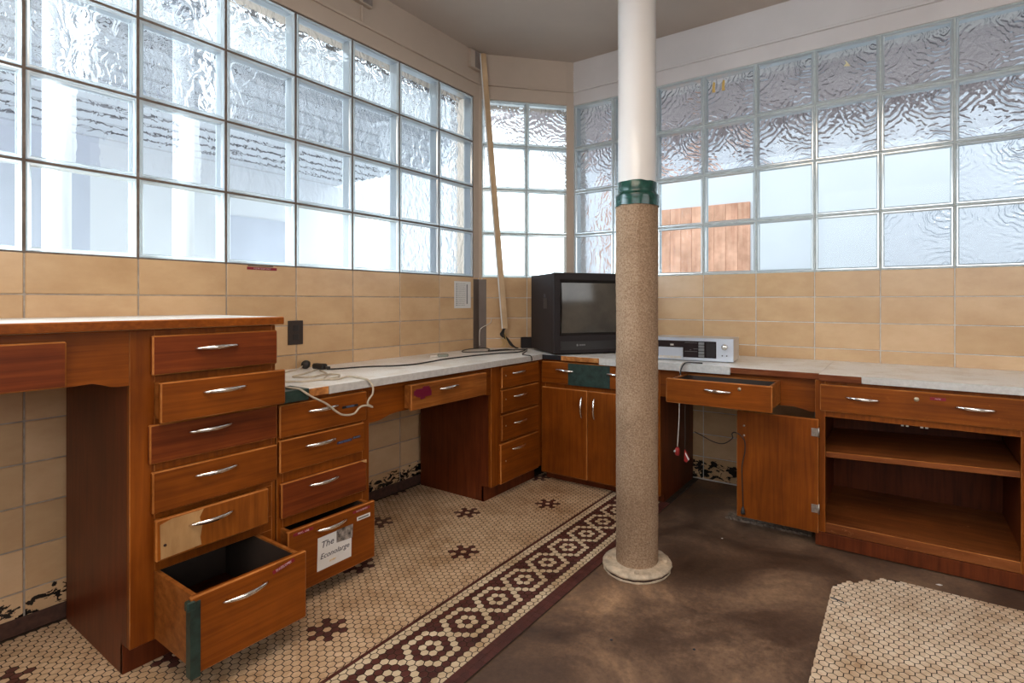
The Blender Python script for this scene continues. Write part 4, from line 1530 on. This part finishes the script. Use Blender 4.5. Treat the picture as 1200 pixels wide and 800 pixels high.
MB().tube(spline(rel([(-2.07, 1.10, zw), (-2.03, 1.17, zw), (-1.985, 1.20, zw), (-1.975, 1.27, zw), (-1.935, 1.31, zw), (-1.965, 1.38, zw), (-1.90, 1.385, zw), (-1.84, 1.372, zw), (-1.822, 1.375, 0.768), (-1.808, 1.385, 0.745), (-1.807, 1.384, 0.714), (-1.807, 1.366, 0.693), (-1.807, 1.362, 0.675), (-1.807, 1.384, 0.660), (-1.807, 1.355, 0.671), (-1.807, 1.324, 0.669), (-1.807, 1.297, 0.648), (-1.807, 1.251, 0.652), (-1.807, 1.219, 0.672), (-1.807, 1.178, 0.708), (-1.807, 1.127, 0.738), (-1.808, 1.10, 0.758), (-1.827, 1.085, 0.7735), (-1.86, 1.075, zw + 0.002), (-1.93, 1.085, zw), (-2.02, 1.10, zw), (-2.07, 1.08, zw)], o0)), 0.0040, 7).build('hanging_cable', M['pale_cord'], PcT)
# black plug against the wall
Bp = thing('wall_plug', 'round black plug lying below the wall outlet', 'plug', (-2.385, 1.45, 0.768))
MB().lathe([(0.016, -0.02), (0.020, -0.010), (0.020, 0.008), (0.012, 0.018)], 18, (0, 0, 0.020), axis='y').build('body', M['black_cord'], Bp, rz=0.9)
MB().tube(spline([(0.0, -0.012, 0.018), (0.03, -0.06, 0.006), (0.06, -0.12, 0.004), (0.115, -0.19, 0.004)]), 0.0026, 7).build('lead', M['pale_cord'], Bp)

# outlet plate on left wall
Op = thing('wall_outlet', 'dark brown outlet plate on the tan tiles beside the tall cabinet', 'outlet', (XL, 1.424, 0.940), PI / 2)
MB().box(-0.037, 0.037, -0.007, -0.0003, -0.057, 0.057, 0.002).build('plate', M['outlet'], Op)
so = MB()
for z in (-0.021, 0.021):
    so.box(-0.014, 0.014, -0.0088, -0.0069, z - 0.014, z + 0.014, 0.0015)
so.build('sockets', M['tv2'], Op)
# outlet conduit above the plate
# notice
Nt = thing('paper_notice', 'small white printed notice on the tiles by the far left corner', 'notice', (XL, 2.563, 1.131), PI / 2)
MB().box(-0.077, 0.077, -0.0025, -0.0003, -0.088, 0.088, 0.0005).build('sheet', M['white'], Nt)
pr = MB()
random.seed(5)
for k in range(15):
    z = 0.072 - k * 0.0100
    pr.box(-0.062, -0.050, -0.0032, -0.0026, z - 0.0022, z + 0.0022)
    x = -0.044
    while x < 0.02:
        l_ = random.uniform(0.006, 0.02)
        pr.box(x, min(x + l_, 0.024), -0.0032, -0.0026, z - 0.0010, z + 0.0010)
        x += l_ + 0.004
pr.box(0.036, 0.046, -0.0032, -0.0026, -0.06, 0.07)
pr.build('printing', M['grey'], Nt, label='faint printed lines')
# strip labels on the top tile
Sl = thing('label_strip', 'maroon embossed label strip on the top tile under the left window', 'label', (XL, 1.27, 1.236), PI / 2)
MB().box(-0.066, 0.066, -0.0018, -0.0003, -0.0065, 0.0055, 0.0004).build('tape', M['redtape'], Sl)
lettering('LIQUID SOAP ONLY', 0.0085, M['emboss'], Sl, (0, -0.0023, -0.0005))
Sl2 = MB().box(-0.062, 0.05, -0.0018, -0.0003, 0.0085, 0.0130, 0.0004).build('label_strip', M['guard'], None, (XL, 1.27, 1.236), PI / 2)
tag(Sl2, 'narrow grey-brown tape remnant just above the maroon label strip', 'tape')
# clip on the worktop
Cb = thing('metal_clip', 'small dull metal clip lying at the back of the low worktop', 'clip', (-2.235, 2.195, 0.768), 0.9)
MB().box(-0.03, 0.03, -0.017, 0.017, 0.0, 0.016, 0.003).build('body', M['clearbox'], Cb)
MB().box(-0.075, -0.031, -0.013, 0.013, 0.0, 0.011, 0.002).build('tongue', M['silver_case'], Cb)

# leaning lath with wires in the far corner
La = thing('wooden_lath', 'long pale wooden strip leaning in the far left corner, wires at its foot', 'lath', (-2.26, 2.790, 0.905))
p0 = Vector((0, 0, 0)); p1 = Vector((-0.142, -0.062, 1.86))
dirv = (p1 - p0).normalized()
side = Vector((1, 1, 0)).normalized(); side = (side - dirv * side.dot(dirv)).normalized()
nrm = side.cross(dirv).normalized()
def board(mb, wd_, th, off, mi):
    vs = []
    for p in (p0, p1):
        for a in (-wd_ / 2, wd_ / 2):
            for b_ in (0, th):
                vs.append(p + side * (a + off) + nrm * b_)
    mb.add(vs, [(0, 1, 3, 2), (4, 6, 7, 5), (0, 4, 5, 1), (2, 3, 7, 6), (0, 2, 6, 4), (1, 5, 7, 3)], mi)
mb = MB(); board(mb, 0.034, 0.022, 0.004, 0)
mb.build('strip', M['lath'], La)
mb = MB(); board(mb, 0.007, 0.022, -0.0175, 0)
mb.build('white_edge', M['white'], La, label='bright white painted edge')
wr = MB()
random.seed(21)
for k in range(7):
    j = lambda s_: random.uniform(-s_, s_)
    wr.tube(spline([(j(.008), j(.008), 0.0), (-0.012 + j(.012), -0.014 + j(.01), -0.04), (0.015 + j(.015), 0.01 + j(.01), -0.075), (0.045 + j(.01), 0.03 + j(.01), -0.115), (0.085 + j(.012), 0.02 + j(.01), -0.130)]), 0.0034, 6)
wr.build('wires', M['black_cord'], La, label='tangle of thin dark wires')
wy = MB()
for k in range(3):
    wy.tube(spline([(0.0, 0.0, -0.03), (-0.02 + 0.02 * k, -0.01, -0.07), (0.02 * k - 0.01, 0.0, -0.10), (-0.03 + 0.03 * k, -0.015, -0.128)]), 0.0022, 5)
wy.build('thin_wires', M['yellow'], La)
tag(MB().tube(spline([(-2.395, 2.69, 0.79), (-2.395, 2.69, 0.88), (-2.385, 2.70, 0.91), (-2.355, 2.75, 0.94), (-2.350, 2.76, 0.97)]), 0.0026, 6).build('grey_wire', M['silver_case']), 'thin grey wire rising in front of the metal corner guard', 'wire')
bb = MB().box(-0.05, 0.05, -0.04, 0.0, 0.0, 0.065, 0.003)
# brown block behind wires
Bb = tag(MB().box(-0.045, 0.045, -0.035, 0.0, 0.0, 0.075, 0.004).build('power_adapter', M['tv'], None, (-2.175, 2.93, 0.768), PI / 4), 'dark power adapter on the worktop in the far corner', 'adapter')

# junction boxes on the upper left wall
for (y_, z_, lab, hh) in ((2.664, 2.708, 'grey junction box at the top of the left wall by the corner', 0.060), (1.790, 2.715, 'grey junction box at the top edge of the picture on the left wall', 0.045)):
    Jb = thing('junction_box', lab, 'junction box', (XL, y_, z_), PI / 2)
    MB().box(-0.052, 0.052, -0.030, -0.0003, -hh, hh, 0.003).build('housing', M['plaster'], Jb)
    MB().box(-0.012, 0.048, -0.0325, -0.0300, -hh + 0.006, hh - 0.006, 0.001).build('cover', M['boxgrey'], Jb)
cdm = MB().box(-0.006, 0.006, -0.012, -0.0003, 2.578, 2.668, 0.003)
struct(cdm.build('trim_7', M['plaster'], None, (XL, 1.790, 0), PI / 2), 'vertical wire moulding below the junction box', 'moulding')

# kneehole cords on the right
cord('speaker_wire', [(-0.93, 2.63, 0.7745), (-0.945, 2.607, 0.7725), (-0.955, 2.5965, 0.757), (-0.956, 2.592, 0.735), (-0.950, 2.588, 0.715), (-0.949, 2.580, 0.68), (-0.949, 2.572, 0.60), (-0.945, 2.555, 0.50), (-0.948, 2.54, 0.36)], 0.0028, M['silver_case'],
     'grey cord from the stereo hanging down into the right kneehole', 'cord')
cord('speaker_wire', [(-0.86, 2.66, 0.7725), (-0.90, 2.625, 0.7755), (-0.925, 2.606, 0.7755), (-0.938, 2.596, 0.765), (-0.948, 2.590, 0.740), (-0.953, 2.585, 0.70)], 0.0034, M['black_cord'],
     'thick black cord curling over the worktop edge below the stereo', 'cord')
Rp = thing('red_plug', 'red plug hanging at the end of the grey cord in the right kneehole', 'plug', (-0.948, 2.54, 0.335))
MB().lathe([(0.006, 0.022), (0.012, 0.012), (0.012, -0.012), (0.008, -0.018)], 14).build('body', M['redplug'], Rp)
MB().lathe([(0.005, 0), (0.005, 0.014)], 10, (-0.010, 0, 0.004), axis='y').build('tip', M['white'], Rp)
Rp2 = thing('red_plug', 'second red plug with a white stripe right of the hanging grey cord', 'plug', (-0.900, 2.53, 0.325))
m_ = MB().prism([(-0.008, -0.025), (0.004, -0.032), (0.018, -0.014), (0.004, 0.012), (-0.006, 0.030)], -0.006, 0.006, plane='xz').build('body', M['redplug'], Rp2)
MB().prism([(0.000, 0.018), (0.019, -0.014), (0.014, -0.020), (-0.002, 0.010)], -0.0075, -0.0061, plane='xz').build('stripe', M['white'], Rp2)
MB().tube(spline([(-0.006, 0, 0.028), (-0.008, 0.01, 0.10), (-0.012, 0.02, 0.18), (-0.015, 0.03, 0.26)]), 0.0014, 6).build('lead', M['black_cord'], Rp2)
cord('black_cable', [(-1.05, 3.10, 0.305), (-1.0, 3.09, 0.290), (-0.93, 3.07, 0.270), (-0.85, 3.0, 0.285), (-0.76, 2.85, 0.36), (-0.70, 2.62, 0.44), (-0.675, 2.572, 0.462), (-0.648, 2.572, 0.452), (-0.628, 2.572, 0.425), (-0.628, 2.572, 0.373), (-0.640, 2.572, 0.311), (-0.640, 2.572, 0.25), (-0.636, 2.572, 0.13), (-0.635, 2.572, 0.11)], 0.0026, M['black_cord'],
     'black cable sagging through the right kneehole and down the swung-back door', 'cord')
tag(MB().lathe([(0.004, 0.03), (0.009, 0.012), (0.011, 0.0), (0.009, -0.003)], 12).build('cable_plug', M['black_cord'], None, (-0.635, 2.568, 0.085)), 'black plug at the lower end of the cable on the swung-back door', 'plug')

# crumbled strip of old tile bed below the door, bits on the floor
random.seed(9)
cr = MB()
for k in range(24):
    x = -0.75 + k * 0.0165
    cr.prism([(x, 2.688 + random.uniform(-.005, .005)), (x + 0.0155, 2.688 + random.uniform(-.005, .005)), (x + 0.0155, 2.77), (x, 2.77)], -0.006, 0.004 + random.uniform(-.002, .002))
tag(cr.build('tile_remnant', plain('dusty_tile_remnant', (0.17, 0.125, 0.095), 0.85, noise_amt=0.6, nscale=60)), 'crumbling grey-brown tile strip on the floor below the swung-back door', 'tile strip')
for (x, y_, s_, mt_, lab) in ((0.118, 2.505, 0.010, 'white', 'tiny white paper scrap on the floor below the open cupboard'), (-0.70, 2.45, 0.004, 'white', 'tiny white speck on the concrete near the right kneehole')):
    m_ = MB().prism([(-s_, -s_ * .4), (s_ * .3, -s_ * .7), (s_ * 1.2, s_ * .2), (s_ * .2, s_ * .6)], 0, 0.0012)
    tag(m_.build('paper_scrap', M[mt_], None, (x, y_, -0.0058)), lab, 'scrap')
tag(MB().tube([(0, 0, 0), (0.045, -0.012, 0)], 0.0022, 6).build('nail', M['ext_dark'], None, (-0.222, 2.165, 0.0024)), 'thin dark nail lying on the pale tile patch', 'nail')
# dark pebbles
for (x, y_, wh) in ((-0.79, 1.52, 'nearest the maroon mosaic border'), (-0.55, 1.62, 'farthest from the camera, in front of the column'), (-0.36, 1.50, 'midway between column and pale tile patch'), (-0.28, 1.40, 'closest to the pale tile patch'), (-0.60, 1.28, 'lowest in the picture, between border and patch')):
    tag(MB().lathe([(0.002, 0), (0.005, 0.002), (0.002, 0.004)], 7).build('pebble', M['ext_dark'], None, (x, y_, -0.006)), 'small dark crumb on the concrete, ' + wh, 'crumb', 'dark crumbs on the concrete')

# scraps stuck on the right window
tag(MB().prism([(-0.012, 0.022), (0.0, 0.010), (0.016, -0.016), (-0.016, -0.010), (-0.004, 0.004)], -0.0018, -0.0004, plane='xz').build('paper_scrap', M['cream_scrap'], None, (-0.248, YR, 2.355)), 'cream triangular paper scrap stuck on a top glass block of the right window', 'scrap')
for dx, wh in ((0.0, 'left'), (0.058, 'right')):
    tag(MB().prism([(-0.009, -0.030), (0.010, -0.032), (0.008, -0.005), (0.010, 0.026), (-0.002, 0.034), (-0.008, 0.010)], -0.0018, -0.0004, plane='xz').build('tape_remnant', M['yellow'], None, (-0.962 + dx, YR, 2.385)),
        wh + ' one of two yellowed tape remnants on a top block of the right window', 'tape', 'yellow tape remnants on the right window')

# ------------------------------------------------------------------ outside
gr = MB().box(-40, XL - 0.4, -30, 40, -0.3, -0.15).box(XL - 0.4, 40, 3.6, 40, -0.3, -0.15)
struct(gr.build('ground_outside', M['ext_ground']), 'pale ground outside the windows', 'ground')
# porch beyond the left window
po = thing('porch_roof', 'slatted white porch ceiling seen through the left glass blocks', 'roof', (-8.0, 0, 0))
for k in range(10):
    MB().box(0.0 + k * 0.34, 0.295 + k * 0.34, -7, 5.2, 2.95, 3.0, 0.004).build('ceiling_board', M['ext_white'], po)
    MB().box(0.299 + k * 0.34, 0.336 + k * 0.34, -7, 5.2, 2.943, 2.98).build('ceiling_batten', M['ext_batten'], po)
MB().box(-0.1, 3.42, -7, 5.2, 3.03, 3.08).build('roof_deck', M['ext_dark'], po)
for (x, y_, lab) in ((-3.6, 0.86, 'white round porch column seen through the nearest left glass blocks'), (-3.7, 1.46, 'white round porch column seen through the third row of left glass blocks'), (-4.5, 3.6, 'white round porch column farther along outside the left window')):
    c_ = thing('porch_column', lab, 'column', (x, y_, -0.15))
    MB().lathe([(0.055, 0.0), (0.055, 3.06)], 24).build('shaft', M['ext_white'], c_)
    MB().box(-0.1, 0.1, -0.1, 0.1, 3.02, 3.06).build('cap_plate', M['ext_white'], c_)
wb = thing('outbuilding', 'blue-grey walled building beyond the porch outside the left window', 'building', (-8.0, 0, 0))
MB().box(-0.3, 0, -7, 2.2, -0.15, 3.0).build('wall', M['ext_grey'], wb)
MB().box(-0.3, 0, 2.2, 6.0, -0.15, 3.0).build('pale_wall', M['ext_white'], wb)
MB().box(0.002, 0.05, 3.6, 4.5, -0.1, 2.3).build('door', M['ext_grey'], wb)
# eave and shed beyond the right window
ev = thing('eave', 'dark brown eave outside the right window', 'eave', (0, 3.45, 0))
for k in range(13):
    MB().box(-3.2, 6.0, 0.0 + k * 0.14, 0.132 + k * 0.14, 2.62, 2.66, 0.003).build('soffit_board', M['ext_brown'], ev)
MB().box(-3.2, 6.0, 1.82, 1.86, 2.46, 2.80).build('fascia_board', M['ext_brown'], ev)
sh_ = thing('shed', 'white shed with reddish boarded door outside the right window', 'shed', (-4.0, 8.0, -0.15))
MB().box(-1.0, 9.0, 0.05, 0.25, 0.0, 3.4).build('wall', M['ext_shed'], sh_)
for k in range(8):
    MB().box(0.72 + k * 0.175, 0.893 + k * 0.175, 0.0, 0.05, 0.0, 2.70, 0.004).build('door_board', M['ext_door'], sh_)
